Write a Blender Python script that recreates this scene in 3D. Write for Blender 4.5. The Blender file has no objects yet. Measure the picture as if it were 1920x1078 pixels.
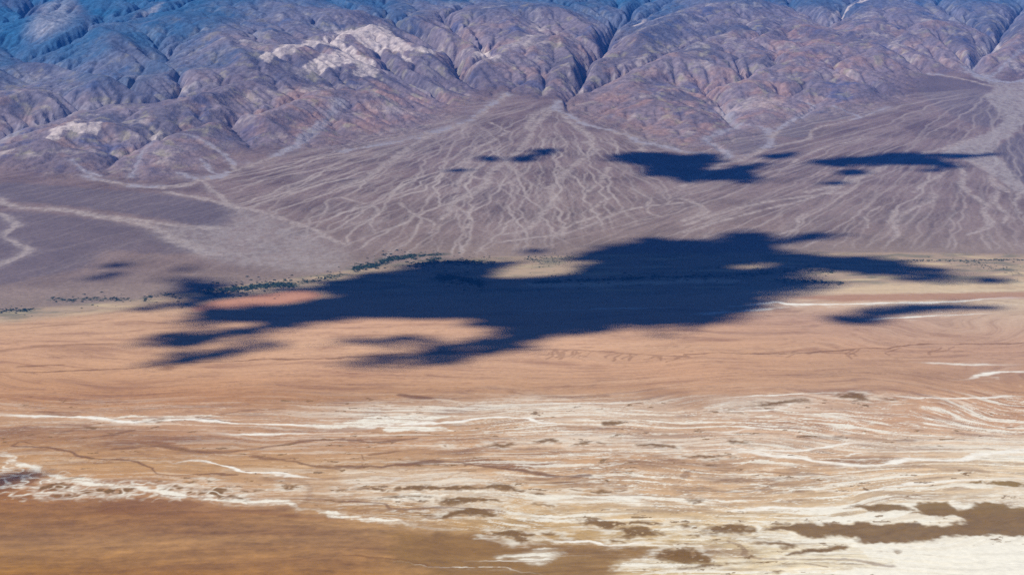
import bpy, math, random, heapq
import numpy as np

rng = np.random.RandomState(7)
random.seed(7)
sc = bpy.context.scene

# ------------------------------------------------------------------ camera, sky, sun, exposure
CAM_H = 1755.0                      # metres above the salt pan
FPX = 3045.0                        # focal length in photo pixels (1920 wide)
PITCH = math.radians(10.8)
cam_d = bpy.data.cameras.new("camera")
cam = bpy.data.objects.new("camera", cam_d)
sc.collection.objects.link(cam)
cam.location = (0, 0, CAM_H)
cam.rotation_euler = (math.pi / 2 - PITCH, 0, 0)
cam_d.sensor_width = 36.0
cam_d.lens = 36.0 * FPX / 1920.0
cam_d.clip_start = 1.0
cam_d.clip_end = 200000.0
sc.camera = cam

SUN_EL = math.radians(50)
SUN_AZ = (-0.93, -0.37)             # towards the sun on the ground: left of and a little behind the viewer
_n = math.hypot(*SUN_AZ)
SV = np.array([SUN_AZ[0] / _n * math.cos(SUN_EL), SUN_AZ[1] / _n * math.cos(SUN_EL), math.sin(SUN_EL)])

world = bpy.data.worlds.new("World")
sc.world = world
world.use_nodes = True
nt = world.node_tree
sky = nt.nodes.new("ShaderNodeTexSky")
sky.sky_type = 'NISHITA'
sky.sun_disc = False
sky.sun_elevation = SUN_EL
sky.sun_rotation = math.atan2(SV[0], SV[1])
sky.altitude = 1700
sky.air_density = 0.6
sky.dust_density = 0.0
sky.ozone_density = 10.0
bgn = nt.nodes["Background"]
bgn.inputs[1].default_value = 0.06
nt.links.new(sky.outputs[0], bgn.inputs[0])

sun_d = bpy.data.lights.new("sun", 'SUN')
sun_d.energy = 5.0
sun_d.angle = math.radians(0.75)
sun_d.color = (1.0, 0.94, 0.86)
sun = bpy.data.objects.new("sun", sun_d)
sc.collection.objects.link(sun)
from mathutils import Vector
sun.rotation_euler = Vector(SV).to_track_quat('Z', 'Y').to_euler()

sc.view_settings.view_transform = 'Standard'
sc.view_settings.look = 'None'
sc.view_settings.exposure = 0.2
sc.view_settings.gamma = 1.0
sc.cycles.max_bounces = 4
sc.cycles.diffuse_bounces = 1
sc.cycles.volume_bounces = 0
sc.cycles.use_denoising = False

# desert air, and the sunlight that reaches the ground through it
AIR = 2.4e-5
AIRC = np.array([0.03, 0.21, 0.86])
SUNL = 5.0 * np.array([1.0, 0.94, 0.86]) * math.sin(SUN_EL) / math.pi * 0.89 + np.array([0.02, 0.03, 0.07])
HZL = AIRC * 5.0 * np.array([1.0, 0.94, 0.86]) / (4 * math.pi) + np.array([0.003, 0.008, 0.03])


def albedo(c, R=None, km=None):
    """reflectance of a surface whose sunlit colour, seen through R metres of this air, is c (0-255)"""
    c = (np.asarray(c, float) / 255.0) ** 2.2 / 2 ** 0.2
    R = km * 1000.0 if R is None else R[..., None]
    T = np.exp(-AIR * R)
    return np.clip((c - HZL * (1 - T)) / (T * SUNL), 0.012, 0.88)


# ------------------------------------------------------------------ noise
_P = rng.permutation(256).astype(np.int32)
_P = np.concatenate([_P, _P])
_ang = rng.rand(256) * 2 * np.pi
_GX = np.cos(_ang).astype(np.float32)
_GY = np.sin(_ang).astype(np.float32)


def gn(x, y, seed=0):
    x = np.asarray(x, np.float32) + np.float32(seed * 17.31)
    y = np.asarray(y, np.float32) + np.float32(seed * 9.73)
    xi = np.floor(x); yi = np.floor(y)
    fx = x - xi; fy = y - yi
    xi = xi.astype(np.int32) & 255; yi = yi.astype(np.int32) & 255
    u = fx * fx * fx * (fx * (fx * 6 - 15) + 10)
    v = fy * fy * fy * (fy * (fy * 6 - 15) + 10)

    def c(ix, iy, dx, dy):
        h = _P[_P[ix & 255] + (iy & 255)]
        return _GX[h] * dx + _GY[h] * dy
    a = c(xi, yi, fx, fy); b = c(xi + 1, yi, fx - 1, fy)
    d = c(xi, yi + 1, fx, fy - 1); e = c(xi + 1, yi + 1, fx - 1, fy - 1)
    a += (b - a) * u
    d += (e - d) * u
    return (a + (d - a) * v) * 1.5


def fbm(x, y, octv, seed=0, gain=0.5, lac=2.03):
    s = 0; a = 1.0; t = 0
    for k in range(octv):
        s = s + a * gn(x, y, seed + k * 3)
        t += a; a *= gain
        x = x * lac; y = y * lac
    return s / t


def ridged(x, y, octv, seed=0, gain=0.5):
    s = 0; a = 1.0; t = 0
    for k in range(octv):
        n = 1 - np.abs(gn(x, y, seed + k * 3))
        s = s + a * n * n
        t += a; a *= gain
        x = x * 2.07; y = y * 2.07
    return s / t


def sstep(a, b, x):
    t = np.clip((x - a) / (b - a), 0, 1)
    return t * t * (3 - 2 * t)


# ------------------------------------------------------------------ survey helpers
def ray(px, py):
    """direction of a sight line through a point of the photograph"""
    px = np.asarray(px, float); py = np.asarray(py, float)
    dx = (px - 960) / FPX; dz = -(py - 539) / FPX
    c, s = math.cos(PITCH), math.sin(PITCH)
    return dx, c + dz * s, -s + dz * c


def flat(px, py):
    dx, dy, dz = ray(px, py)
    t = -CAM_H / dz
    return dx * t, dy * t


# foot of the fans, surveyed on the flat
TOE = [(-200, 592), (0, 583), (120, 573), (250, 563), (420, 540), (600, 515), (760, 492), (900, 484), (1100, 478),
       (1400, 474), (1700, 474), (1920, 478), (2150, 480)]
_tx, _ty = flat([p[0] for p in TOE], [p[1] for p in TOE])


def toe(x):
    return np.interp(x, _tx, _ty)


_pd = np.array([-1e6, 0, 800, 2000, 3500, 5000, 6500, 8000, 10000, 12100, 14500, 17000, 20000, 26000, 1e6])
_pz = np.array([0, 0, 32, 105, 215, 355, 533, 760, 1085, 1463, 1900, 2200, 2250, 1800, 1800])


def prof(d):
    s = 0
    for o, w in ((-300, .25), (0, .5), (300, .25)):
        s = s + w * np.interp(d + o, _pd, _pz)
    return np.where(d < 300, s * sstep(-300, 300, d), s)


APEX_A = None
APEX_B = None


def base(x, y):
    z = prof(y - toe(x))
    return z


def at(px, py, dz=0.0):
    px = np.atleast_1d(np.asarray(px, float)); py = np.atleast_1d(np.asarray(py, float))
    dx, dy, dd = ray(px, py)
    t = np.linspace(4000, 30000, 1300)[:, None]
    X = dx * t; Y = dy * t; Z = CAM_H + dd * t
    g = Z - base(X, Y) - dz
    neg = g < 0
    k = np.where(neg.any(0), neg.argmax(0), len(t) - 1)
    k = np.maximum(k, 1)
    i = np.arange(len(px))
    g0 = g[k - 1, i]; g1 = g[k, i]
    w = np.clip(g0 / (g0 - g1 + 1e-9), 0, 1)
    tt = t[k - 1, 0] + w * (t[k, 0] - t[k - 1, 0])
    return dx * tt, dy * tt


def Z(r, pts):
    """enlarged survey sheets (3x) -> photo points; sheets 1-3 top row, 4-6 middle, 7-9 bottom"""
    ox = ((r - 1) % 3) * 640
    oy = (0, 360, 718)[(r - 1) // 3]
    return [(ox + a / 2.994, oy + b / 2.994) for a, b in pts]


def W(pts, dz=0.0):
    x, y = at([p[0] for p in pts], [p[1] for p in pts], dz)
    return np.stack([x, y], 1)


def seg_d2(X, Y, P):
    """squared distance to a polyline"""
    best = np.full(X.shape, 1e12, np.float32)
    for (x0, y0), (x1, y1) in zip(P[:-1], P[1:]):
        ex, ey = x1 - x0, y1 - y0
        L = ex * ex + ey * ey + 1e-6
        t = np.clip(((X - x0) * ex + (Y - y0) * ey) / L, 0, 1)
        best = np.minimum(best, (X - x0 - t * ex) ** 2 + (Y - y0 - t * ey) ** 2)
    return best


def inside(X, Y, P):
    r = np.zeros(X.shape, bool)
    n = len(P)
    for i in range(n):
        x0, y0 = P[i]; x1, y1 = P[(i + 1) % n]
        if y0 == y1:
            continue
        c = ((y0 > Y) != (y1 > Y)) & (X < (x1 - x0) * (Y - y0) / (y1 - y0) + x0)
        r ^= c
    return r


def sdist(X, Y, P):
    d = np.sqrt(seg_d2(X, Y, np.vstack([P, P[:1]])))
    return np.where(inside(X, Y, P), d, -d)


# ------------------------------------------------------------------ mountains: ridges and valleys, then stream erosion
FRONT = [(-300, 300), (0, 322), (110, 338), (200, 335), (268, 347), (390, 325), (440, 303), (470, 285), (520, 290),
         (560, 280), (640, 285), (700, 268), (790, 250), (830, 235), (880, 205), (945, 172), (1000, 188), (1045, 186),
         (1062, 213), (1150, 245), (1200, 262), (1240, 278), (1290, 284), (1370, 292), (1385, 262), (1420, 272), (1432, 252),
         (1478, 238), (1530, 225), (1590, 222), (1660, 200), (1715, 188), (1735, 150), (1790, 140), (1835, 140), (1870, 150),
         (1920, 150), (2150, 150)]
RIDGES = [  # (height above the mean surface, points)
    (150, [(-60, 300), (60, 262), (130, 240), (190, 233), (250, 235), (330, 262)]),
    (120, [(60, 310), (120, 290), (210, 300), (260, 322)]),
    (130, [(250, 330), (300, 300), (350, 278), (395, 288), (432, 305)]),
    (150, [(150, 205), (230, 180), (282, 166), (320, 190), (380, 215)]),
    (170, [(300, 225), (360, 205), (430, 195), (500, 215), (540, 230)]),
    (110, [(400, 268), (450, 250), (492, 272)]),
    (270, [(330, 180), (420, 160), (480, 128), (505, 98), (600, 72), (640, 58), (705, 50), (745, 62), (800, 92), (830, 108)]),
    (210, [(500, 200), (560, 175), (620, 160), (680, 165), (740, 180), (800, 195), (850, 210)]),
    (130, [(560, 235), (610, 225), (690, 215), (740, 215), (800, 228)]),
    (120, [(755, 235), (790, 223), (815, 240)]),
    (230, [(720, 30), (780, 24), (830, 50), (880, 92)]),
    (260, [(880, 110), (940, 95), (1000, 85), (1043, 64), (1070, 85), (1092, 112)]),
    (140, [(930, 150), (985, 155), (1030, 150), (1060, 160)]),
    (90, [(960, 175), (990, 163), (1015, 178)]),
    (300, [(900, 20), (980, 10), (1060, 15), (1120, 40)]),
    (250, [(1140, 150), (1190, 122), (1250, 105), (1330, 75), (1420, 55), (1482, 40), (1560, 50), (1640, 72), (1690, 100), (1716, 140), (1722, 170)]),
    (180, [(1120, 175), (1190, 160), (1280, 155), (1370, 150), (1450, 145), (1530, 140), (1600, 150), (1690, 165)]),
    (160, [(1480, 42), (1495, 90), (1520, 130)]),
    (130, [(1190, 235), (1250, 225), (1320, 228), (1360, 240)]),
    (130, [(1160, 200), (1230, 190), (1320, 205), (1350, 222)]),
    (110, [(1400, 235), (1440, 200), (1500, 195), (1545, 215)]),
    (330, [(1190, 60), (1260, 30), (1340, 5), (1420, -10)]),
    (330, [(1580, 45), (1650, 28), (1720, 30), (1780, 60), (1850, 78)]),
    (250, [(1640, 95), (1700, 85), (1770, 92), (1810, 118)]),
    (220, [(1960, 20), (1920, 50), (1890, 95), (1880, 120)]),
    (260, [(1980, 90), (1925, 115), (1900, 130)]),
    (330, [(60, 30), (160, 40), (245, 62), (290, 88), (345, 108)]),
    (260, [(-40, 120), (60, 105), (130, 110), (190, 140)]),
    (280, [(330, 30), (400, 55), (440, 90), (470, 110)]),
    (260, [(-40, 180), (60, 165), (140, 180)]),
    (330, [(520, 10), (600, 15), (680, 10)]),
    (300, [(380, -10), (450, 10), (510, 45)]),
]
VALLEYS = [
    [(1148, -20), (1157, 40), (1140, 65), (1135, 92), (1092, 122), (1094, 148), (1048, 186)],
    [(1157, 40), (1190, 8), (1230, -20)],
    [(1920, -20), (1900, 20), (1868, 72), (1822, 122), (1845, 145)],
    [(1868, 72), (1800, 30), (1740, -10)],
    [(1600, -10), (1552, 42), (1600, 75), (1690, 70), (1760, 75), (1800, 110), (1822, 122)],
    [(1552, 42), (1510, 25), (1470, -10)],
    [(860, 115), (870, 150), (900, 165), (950, 172)],
    [(700, 0), (760, 60), (850, 100), (860, 115)],
    [(470, 215), (430, 232), (450, 255), (480, 275)],
    [(300, 120), (330, 150), (340, 175), (300, 200)],
    [(-60, 265), (60, 238), (170, 205), (300, 195), (340, 175)],
    [(0, 90), (90, 130), (200, 160), (300, 150)],
    [(200, 320), (230, 285), (270, 270), (340, 245), (420, 230)],
    [(1340, 175), (1380, 230), (1370, 262)],
    [(1480, 180), (1525, 195), (1480, 235)],
    [(1200, 250), (1140, 225), (1090, 205)],
    [(540, 275), (600, 250), (640, 245), (700, 262)],
]


def spl(A, sub=5, jit=0.0):
    """smooth a traced line (Catmull-Rom)"""
    A = np.asarray(A, float)
    E = np.vstack([2 * A[0] - A[1], A, 2 * A[-1] - A[-2]])
    out = []
    for i in range(1, len(E) - 2):
        p0, p1, p2, p3 = E[i - 1:i + 3]
        for k in range(sub):
            t = k / sub
            out.append(0.5 * ((2 * p1) + (-p0 + p2) * t + (2 * p0 - 5 * p1 + 4 * p2 - p3) * t * t + (-p0 + 3 * p1 - 3 * p2 + p3) * t ** 3))
    out.append(A[-1])
    return np.array(out)


X0, X1, Y0, Y1 = -8800.0, 8800.0, 9600.0, 25600.0
front_w = W(FRONT)
front_poly = np.vstack([front_w, [[14000, front_w[-1, 1]], [14000, 30000], [-14000, 30000], [-14000, front_w[0, 1]]]])


def coarse_grid(cs):
    xs = np.arange(X0, X1 + 1, cs); ys = np.arange(Y0, Y1 + 1, cs)
    return np.meshgrid(xs, ys)


def pit_fill(H):
    ny, nx = H.shape
    h = H.ravel().tolist()
    done = bytearray(ny * nx)
    q = []
    for i in range(nx):
        q.append((h[i], i)); done[i] = 1
    heapq.heapify(q)
    pop, push = heapq.heappop, heapq.heappush
    nb = (-nx - 1, -nx, -nx + 1, -1, 1, nx - 1, nx, nx + 1)
    N = ny * nx
    while q:
        z, i = pop(q)
        c = i % nx
        for o in nb:
            j = i + o
            if j < 0 or j >= N or done[j]:
                continue
            cj = j % nx
            if cj - c > 1 or c - cj > 1:
                continue
            done[j] = 1
            if h[j] <= z:
                h[j] = z + 0.02
            push(q, (h[j], j))
    return np.array(h).reshape(ny, nx)


def streams(H, cs, K, its, mask, diff):
    ny, nx = H.shape
    idx = np.arange(ny * nx).reshape(ny, nx)
    A = None
    for it in range(its):
        best = np.zeros_like(H); rec = idx.copy()
        for dj in (-1, 0, 1):
            for di in (-1, 0, 1):
                if dj == 0 and di == 0:
                    continue
                a = slice(max(0, -dj), ny - max(0, dj)); b = slice(max(0, -di), nx - max(0, di))
                a2 = slice(max(0, dj), ny - max(0, -dj)); b2 = slice(max(0, di), nx - max(0, -di))
                s = (H[a, b] - H[a2, b2]) / (cs * math.hypot(dj, di))
                m = s > best[a, b]
                best[a, b] = np.where(m, s, best[a, b])
                rec[a, b] = np.where(m, idx[a2, b2], rec[a, b])
        rec[0, :] = idx[0, :]
        hf = H.ravel()
        order = np.argsort(hf, kind='stable')
        R = rec.ravel().tolist()
        ol = order.tolist()
        Al = [1.0] * (ny * nx)
        for i in reversed(ol):
            r = R[i]
            if r != i:
                Al[r] += Al[i]
        A = np.array(Al)
        F = (K * mask.ravel() * np.sqrt(A * cs * cs) / cs).tolist()
        h = hf.tolist()
        for i in ol:
            r = R[i]
            if r != i:
                f = F[i]
                h[i] = (h[i] + f * h[r]) / (1 + f)
        H = np.array(h).reshape(ny, nx)
        p = np.pad(H, 1, mode='edge')
        lap = p[:-2, 1:-1] + p[2:, 1:-1] + p[1:-1, :-2] + p[1:-1, 2:] - 4 * H
        H = H + diff * lap * mask
    return H, A.reshape(ny, nx)


def zoom2(H):
    a = np.zeros((H.shape[0] * 2 - 1, H.shape[1] * 2 - 1))
    a[::2, ::2] = H
    a[1::2, ::2] = (H[1:] + H[:-1]) / 2
    a[:, 1::2] = (a[:, :-2:2] + a[:, 2::2]) / 2
    return a


GX, GY = coarse_grid(40.0)
wx = GX + 90 * fbm(GX / 700, GY / 700, 3, 11); wy = GY + 120 * fbm(GX / 700, GY / 700, 3, 12)
fd = sdist(wx, wy, front_poly)
mt = sstep(0, 1700, fd)
dv = np.full(GX.shape, 1e12, np.float32)
for P in VALLEYS:
    dv = np.minimum(dv, seg_d2(wx, wy, W(P)))
dv = np.sqrt(dv)
dv = np.minimum(dv, np.maximum(fd, 0) + 60)
num = np.zeros_like(GX); den = np.zeros_like(GX); drm = np.full(GX.shape, 1e12, np.float32)
for amp, P in RIDGES:
    d = seg_d2(wx, wy, W(P, amp * 0.8))
    w = 1 / (d + 1e4) ** 1.5
    num += w * amp * 0.56; den += w
    drm = np.minimum(drm, d)
ampf = num / den
dr = np.sqrt(drm)
t = dv / (dv + dr + 30)
H = base(GX, GY) + ampf * t ** 1.1 * sstep(-60, 1000, fd) * 1.1
nz = ridged(wx / 2100, wy / 2100, 5, 21, 0.42) - 0.5
H += mt * (nz * 145 * (0.35 + t)) + sstep(0, 300, fd) * 22 * fbm(GX / 260, GY / 260, 3, 31)
H += 2.0 * fbm(GX / 300, GY / 300, 3, 41) + sstep(100, 900, fd) * 50 * fbm(GX / 800, GY / 800, 5, 43, 0.5)
H = pit_fill(H)
kmask = sstep(0, 160, fd)
H, A = streams(H, 40.0, 0.030, 16, kmask, 0.015)
H = zoom2(H)
GX, GY = coarse_grid(20.0)
kmask = zoom2(kmask)
H += kmask * (9 * fbm(GX / 130, GY / 130, 3, 51, 0.6) + 12 * (ridged(GX / 420 + 0.3 * fbm(GX / 300, GY / 300, 2, 53), GY / 420, 4, 52) - 0.5))
H = pit_fill(H)
H, A = streams(H, 20.0, 0.016, 6, kmask, 0.012)
LA = np.log10(A)
CS = 20.0
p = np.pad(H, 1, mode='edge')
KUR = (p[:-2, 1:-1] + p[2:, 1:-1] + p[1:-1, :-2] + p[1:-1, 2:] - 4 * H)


def samp(G, X, Y):
    fx = np.clip((X - X0) / CS, 0, G.shape[1] - 1.001); fy = np.clip((Y - Y0) / CS, 0, G.shape[0] - 1.001)
    ix = fx.astype(np.int32); iy = fy.astype(np.int32)
    u = fx - ix; v = fy - iy
    return ((G[iy, ix] * (1 - u) + G[iy, ix + 1] * u) * (1 - v) + (G[iy + 1, ix] * (1 - u) + G[iy + 1, ix + 1] * u) * v)




def W2(pts):
    """where sight lines meet the finished mountains"""
    px = np.array([q[0] for q in pts], float); py = np.array([q[1] for q in pts], float)
    dx, dy, dd = ray(px, py)
    t = np.linspace(9500, 25500, 1600)[:, None]
    XX = dx * t; YY = dy * t
    g = CAM_H + dd * t - np.where(YY > Y0 + 30, samp(H, XX, YY), base(XX, YY))
    neg = g < 0
    k = np.where(neg.any(0), neg.argmax(0), len(t) - 1)
    return np.stack([dx * t[k, 0], dy * t[k, 0]], 1)


# ------------------------------------------------------------------ terrain grid, finer where nearer
rows = [4150.0]
while rows[-1] < 24500:
    y = rows[-1]
    rows.append(y + (4.5 + (y - 4150) * 0.0011 if y < 9500 else 10.5 if y < 21000 else 16))
rows = np.array(rows)
NU = 1560
UU = np.linspace(-0.37, 0.37, NU)
U, Y = np.meshgrid(UU, rows)
X = U * Y
U = None
X = X.astype(np.float32); Y = Y.astype(np.float32)
NR = len(rows)
print("grid", NR, NU)


def window(P, pad):
    j0 = np.searchsorted(rows, P[:, 1].min() - pad); j1 = np.searchsorted(rows, P[:, 1].max() + pad)
    if j1 <= j0:
        return None
    ylo = rows[j0]; yhi = rows[min(j1, NR - 1)]
    xl = P[:, 0].min() - pad; xr = P[:, 0].max() + pad
    ul = min(xl / ylo, xl / yhi); ur = max(xr / ylo, xr / yhi)
    i0 = np.searchsorted(UU, ul); i1 = np.searchsorted(UU, ur)
    if i1 <= i0:
        return None
    return slice(j0, j1), slice(i0, i1)


# wandering offsets so traced outlines get natural ragged edges
WX = X + 28 * fbm(X / 300, Y / 380, 4, 61, 0.6)
WY = Y + 34 * fbm(X / 300, Y / 380, 4, 62, 0.6)
FW = (0.5 + 0.9 * sstep(-0.5, 0.5, fbm(X / 170, Y / 170, 3, 66))).astype(np.float32)   # uneven width
WX += 9 * fbm(X / 45, Y / 60, 3, 67, 0.6); WY += 12 * fbm(X / 45, Y / 60, 3, 68, 0.6)
WX += 24 * fbm(X / 150, Y / 190, 2, 69) * (Y < 9000); WY += 30 * fbm(X / 210, Y / 150, 2, 70) * (Y < 9000)
RX = X + 60 * fbm(X / 110, Y / 140, 4, 63, 0.65)     # stronger, for broken edges
RY = Y + 60 * fbm(X / 110, Y / 140, 4, 64, 0.65)


def line_mask(M, pts, w, val=1.0, soft=0.6, ragged=False, taper=0):
    P = spl(W(pts), 4)
    win = window(P, w * 2 + 80)
    if win is None:
        return
    A_, B_ = (RX, RY) if ragged else (WX, WY)
    xs = A_[win]; ys = B_[win]
    d = np.full(xs.shape, 1e9, np.float32)
    for s in range(0, len(P) - 1, 6):
        Q = P[s:s + 7]
        d = np.minimum(d, seg_d2(xs, ys, Q)) if len(P) < 14 else d
    if len(P) >= 14:
        d = seg_d2(xs, ys, P)
    d = np.sqrt(d)
    d = d / FW[win]
    m = val * (1 - sstep(w * (1 - soft) * 0.5, w * (1 + soft) * 0.5, d)) * np.minimum(1, 0.35 + FW[win] * 0.75)
    if taper:
        for E in (P[0], P[-1]):
            m = m * (0.1 + 0.9 * sstep(0, taper, np.hypot(xs - E[0], ys - E[1])))
    M[win] = np.maximum(M[win], m)


def poly_mask(M, pts, soft=25, val=1.0, ragged=True, smooth=True, real=False):
    P = W2(pts) if real else W(pts)
    if smooth:
        P = spl(np.vstack([P, P[:1]]), 3)[:-1]
    win = window(P, soft * 2 + 90)
    if win is None:
        return
    A_, B_ = (RX, RY) if ragged else (WX, WY)
    d = sdist(A_[win], B_[win], P)
    M[win] = np.maximum(M[win], val * sstep(-soft, soft, d))


def Zm():
    return np.zeros(X.shape, np.float32)


FD = Zm()
FDc = zoom2(fd)
inr = Y > Y0 + 30
FD = np.where(inr, samp(FDc, X, Y), -2000).astype(np.float32)
HT = np.where(inr, samp(H, X, Y), base(X, Y)).astype(np.float32)
LAv = np.where(inr, samp(LA, X, Y), 0).astype(np.float32)
KUv = np.where(inr, samp(KUR, X, Y), 0).astype(np.float32)
D = (Y - toe(X)).astype(np.float32)               # distance beyond the foot of the fans
MT = sstep(-10, 60, FD)
MTC = sstep(-160, 620, FD + 260 * fbm(X / 300, Y / 300, 4, 193, 0.6))

# fine rock texture on the slopes
HT += MT * (5.0 * fbm(X / 55, Y / 55, 3, 71) + 6.0 * (ridged(X / 150 + 0.4 * fbm(X / 90, Y / 90, 2, 72), Y / 150, 4, 73, 0.6) - 0.5))

# ---- washes on the fans
WASH = Zm()
L = line_mask
for pts, w in [
    (Z(2, [(1220, 570), (1200, 600), (1290, 690), (1400, 770), (1380, 800), (1430, 840), (1330, 910), (1260, 970), (1170, 1060)]), 60),
    (Z(5, [(1170, -18), (1185, 60), (1100, 150), (1040, 210), (900, 240)]), 45),
    (Z(2, [(1220, 620), (1350, 690), (1560, 750), (1680, 800), (1690, 850)]), 60),
    (Z(2, [(1680, 800), (1850, 830), (1916, 850), (2100, 880)]), 70),
    (Z(2, [(1180, 620), (1090, 700), (1050, 780), (960, 880), (840, 960), (820, 1030), (750, 1078)]), 50),
    (Z(5, [(750, 0), (640, 60), (600, 120), (560, 150)]), 40),
    (Z(2, [(940, 520), (860, 580), (720, 680), (500, 760), (350, 850), (200, 960), (0, 1060)]), 60),
    (Z(2, [(720, 680), (560, 730), (350, 790), (0, 850)]), 50),
    (Z(2, [(930, 740), (830, 800), (760, 830), (720, 890), (700, 960)]), 40),
    (Z(2, [(820, 680), (930, 740)]), 25),
    (Z(2, [(1180, 600), (1100, 640), (1040, 720)]), 60),
    (Z(2, [(1200, 740), (1260, 800), (1220, 830)]), 22), (Z(2, [(1500, 940), (1450, 1020), (1380, 1078)]), 40),
    (Z(2, [(970, 950), (1000, 990), (880, 1050)]), 30), (Z(2, [(700, 960), (640, 1078)]), 40),
    (Z(2, [(680, 910), (800, 920), (720, 960), (760, 1000), (820, 1000)]), 30),
    (Z(1, [(1916, 620), (1760, 740), (1640, 830), (1480, 900), (1320, 960), (1200, 990), (1000, 1050), (800, 1050), (600, 1020), (480, 990)]), 55),
    (Z(1, [(730, 1000), (750, 960), (810, 860), (850, 830)]), 25),
    (Z(1, [(400, 920), (460, 960), (560, 990)]), 25), (Z(1, [(1140, 900), (1180, 960), (1240, 985)]), 35),
    (Z(1, [(-100, 830), (0, 780), (170, 710), (400, 650), (500, 610)]), 130),
    (Z(1, [(1000, 780), (1130, 800), (1250, 860), (1330, 960)]), 30),
    (Z(1, [(1640, 830), (1700, 760), (1790, 700)]), 40), (Z(1, [(820, 1050), (1000, 1040), (1300, 980)]), 45),
    (Z(4, [(-60, 30), (0, 50), (100, 85), (400, 105), (600, 145), (800, 180), (900, 215), (1000, 280), (1190, 350)]), 75),
    (Z(4, [(600, 140), (820, 165), (1000, 190), (1230, 205)]), 60),
    (Z(4, [(-60, 110), (0, 120), (50, 150), (90, 190), (20, 240), (100, 290), (160, 330), (80, 370), (0, 410), (-80, 440)]), 45),
    (Z(4, [(950, 0), (1150, 40), (1330, 85), (1450, 110), (1700, 190), (1916, 290)]), 55),
    (Z(4, [(1000, -110), (1130, -60), (1250, 40), (1330, 90)]), 50),
    (Z(3, [(200, 570), (300, 690), (220, 740), (130, 790), (200, 830), (260, 870), (200, 910)]), 60),
    (Z(3, [(300, 690), (460, 720), (500, 790), (430, 850), (350, 890), (200, 930), (0, 1050)]), 60),
    (Z(3, [(620, 550), (740, 590), (600, 680), (520, 750), (500, 800)]), 45),
    (Z(3, [(480, 830), (700, 780), (750, 720), (1000, 660), (1150, 600)]), 38),
    (Z(3, [(1000, 660), (900, 620), (840, 600)]), 25),
    (Z(3, [(1750, 200), (1680, 330), (1600, 380), (1700, 430)]), 110),
    (Z(3, [(1760, 490), (1500, 430), (1280, 400)]), 40), (Z(3, [(1916, 330), (1700, 440)]), 30),
    (Z(3, [(1640, 780), (1450, 840), (1200, 900), (1100, 950), (900, 1030), (700, 1078)]), 70),
    (Z(3, [(600, 920), (760, 840), (1000, 780)]), 30),
    (Z(3, [(1480, 960), (1380, 1020), (1300, 1078)]), 35),
    (Z(3, [(1540, 920), (1580, 980), (1560, 1030), (1610, 1078)]), 40),
    (Z(3, [(1600, 900), (1720, 960), (1740, 1020), (1830, 1078)]), 45),
    (Z(6, [(1390, 0), (1420, 40), (1280, 100), (1200, 160), (1200, 250)]), 34),
    (Z(6, [(1590, 0), (1700, 70), (1680, 110), (1740, 180), (1600, 240)]), 34),
    (Z(6, [(1780, 0), (1750, 60), (1820, 120), (1790, 170)]), 30), (Z(6, [(1900, 0), (1860, 60), (1900, 120)]), 30),
    (Z(6, [(1100, 80), (1040, 130), (1040, 200)]), 22), (Z(6, [(1180, 100), (1150, 180)]), 22),
    (Z(6, [(700, 120), (650, 150), (640, 200), (540, 240)]), 24),
    (Z(6, [(0, 190), (200, 120), (500, 50), (900, 0)]), 45), (Z(6, [(0, 230), (300, 140), (700, 40), (900, -30)]), 35),
    (Z(6, [(0, 40), (60, 60), (120, 110), (0, 160)]), 45),
    (Z(5, [(0, 30), (200, 90), (160, 160), (180, 230)]), 24), (Z(5, [(330, 60), (420, 130), (520, 170), (490, 230)]), 24),
    (Z(5, [(620, 60), (720, 140), (700, 200)]), 24), (Z(5, [(1500, 30), (1400, 100), (1440, 130), (1260, 200), (1230, 250)]), 30),
    (Z(5, [(1916, 60), (1600, 100), (1300, 220), (900, 280)]), 40), (Z(5, [(1740, 30), (1720, 110), (1800, 140)]), 26),
    (Z(3, [(870, 70), (825, 115), (800, 150)]), 60),
]:
    L(WASH, pts, w * 1.45, 1.0, 0.8)
    L(WASH, pts, w * 2.4, 0.35, 1.0, True)
BIG = Zm()
poly_mask(BIG, Z(3, [(1620, 400), (1700, 430), (1830, 460), (1940, 440), (2100, 430), (2100, 640), (1916, 700), (1840, 770), (1770, 800), (1740, 850),
                     (1790, 900), (1860, 980), (1916, 1040), (2000, 1120), (1850, 1060), (1700, 940), (1600, 900), (1450, 860), (1640, 780),
                     (1780, 700), (1790, 660), (1740, 590), (1690, 540), (1760, 490), (1640, 440)]), 30)
poly_mask(BIG, Z(4, [(1330, 90), (1240, 190), (900, 190), (1000, 290), (1200, 380), (1500, 430), (1800, 450), (1950, 420), (1916, 320), (1700, 220),
                     (1450, 130)]), 140, 0.72)

gr = fbm(X / 48, Y / 75, 3, 171, 0.6)
WASH *= 0.55 + 0.45 * sstep(-0.32, 0.12, gr)
BIG *= 0.55 + 0.45 * sstep(-0.25, 0.1, gr + 0.5 * fbm(X / 160, Y / 300, 3, 203))
# braided runnels radiating from the mouths of the canyons
ax, ay = W([(1045, 183)])[0]
bx_, by_ = W([(1880, 160)])[0]
lx_, ly_ = W([(420, 215)])[0]


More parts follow.
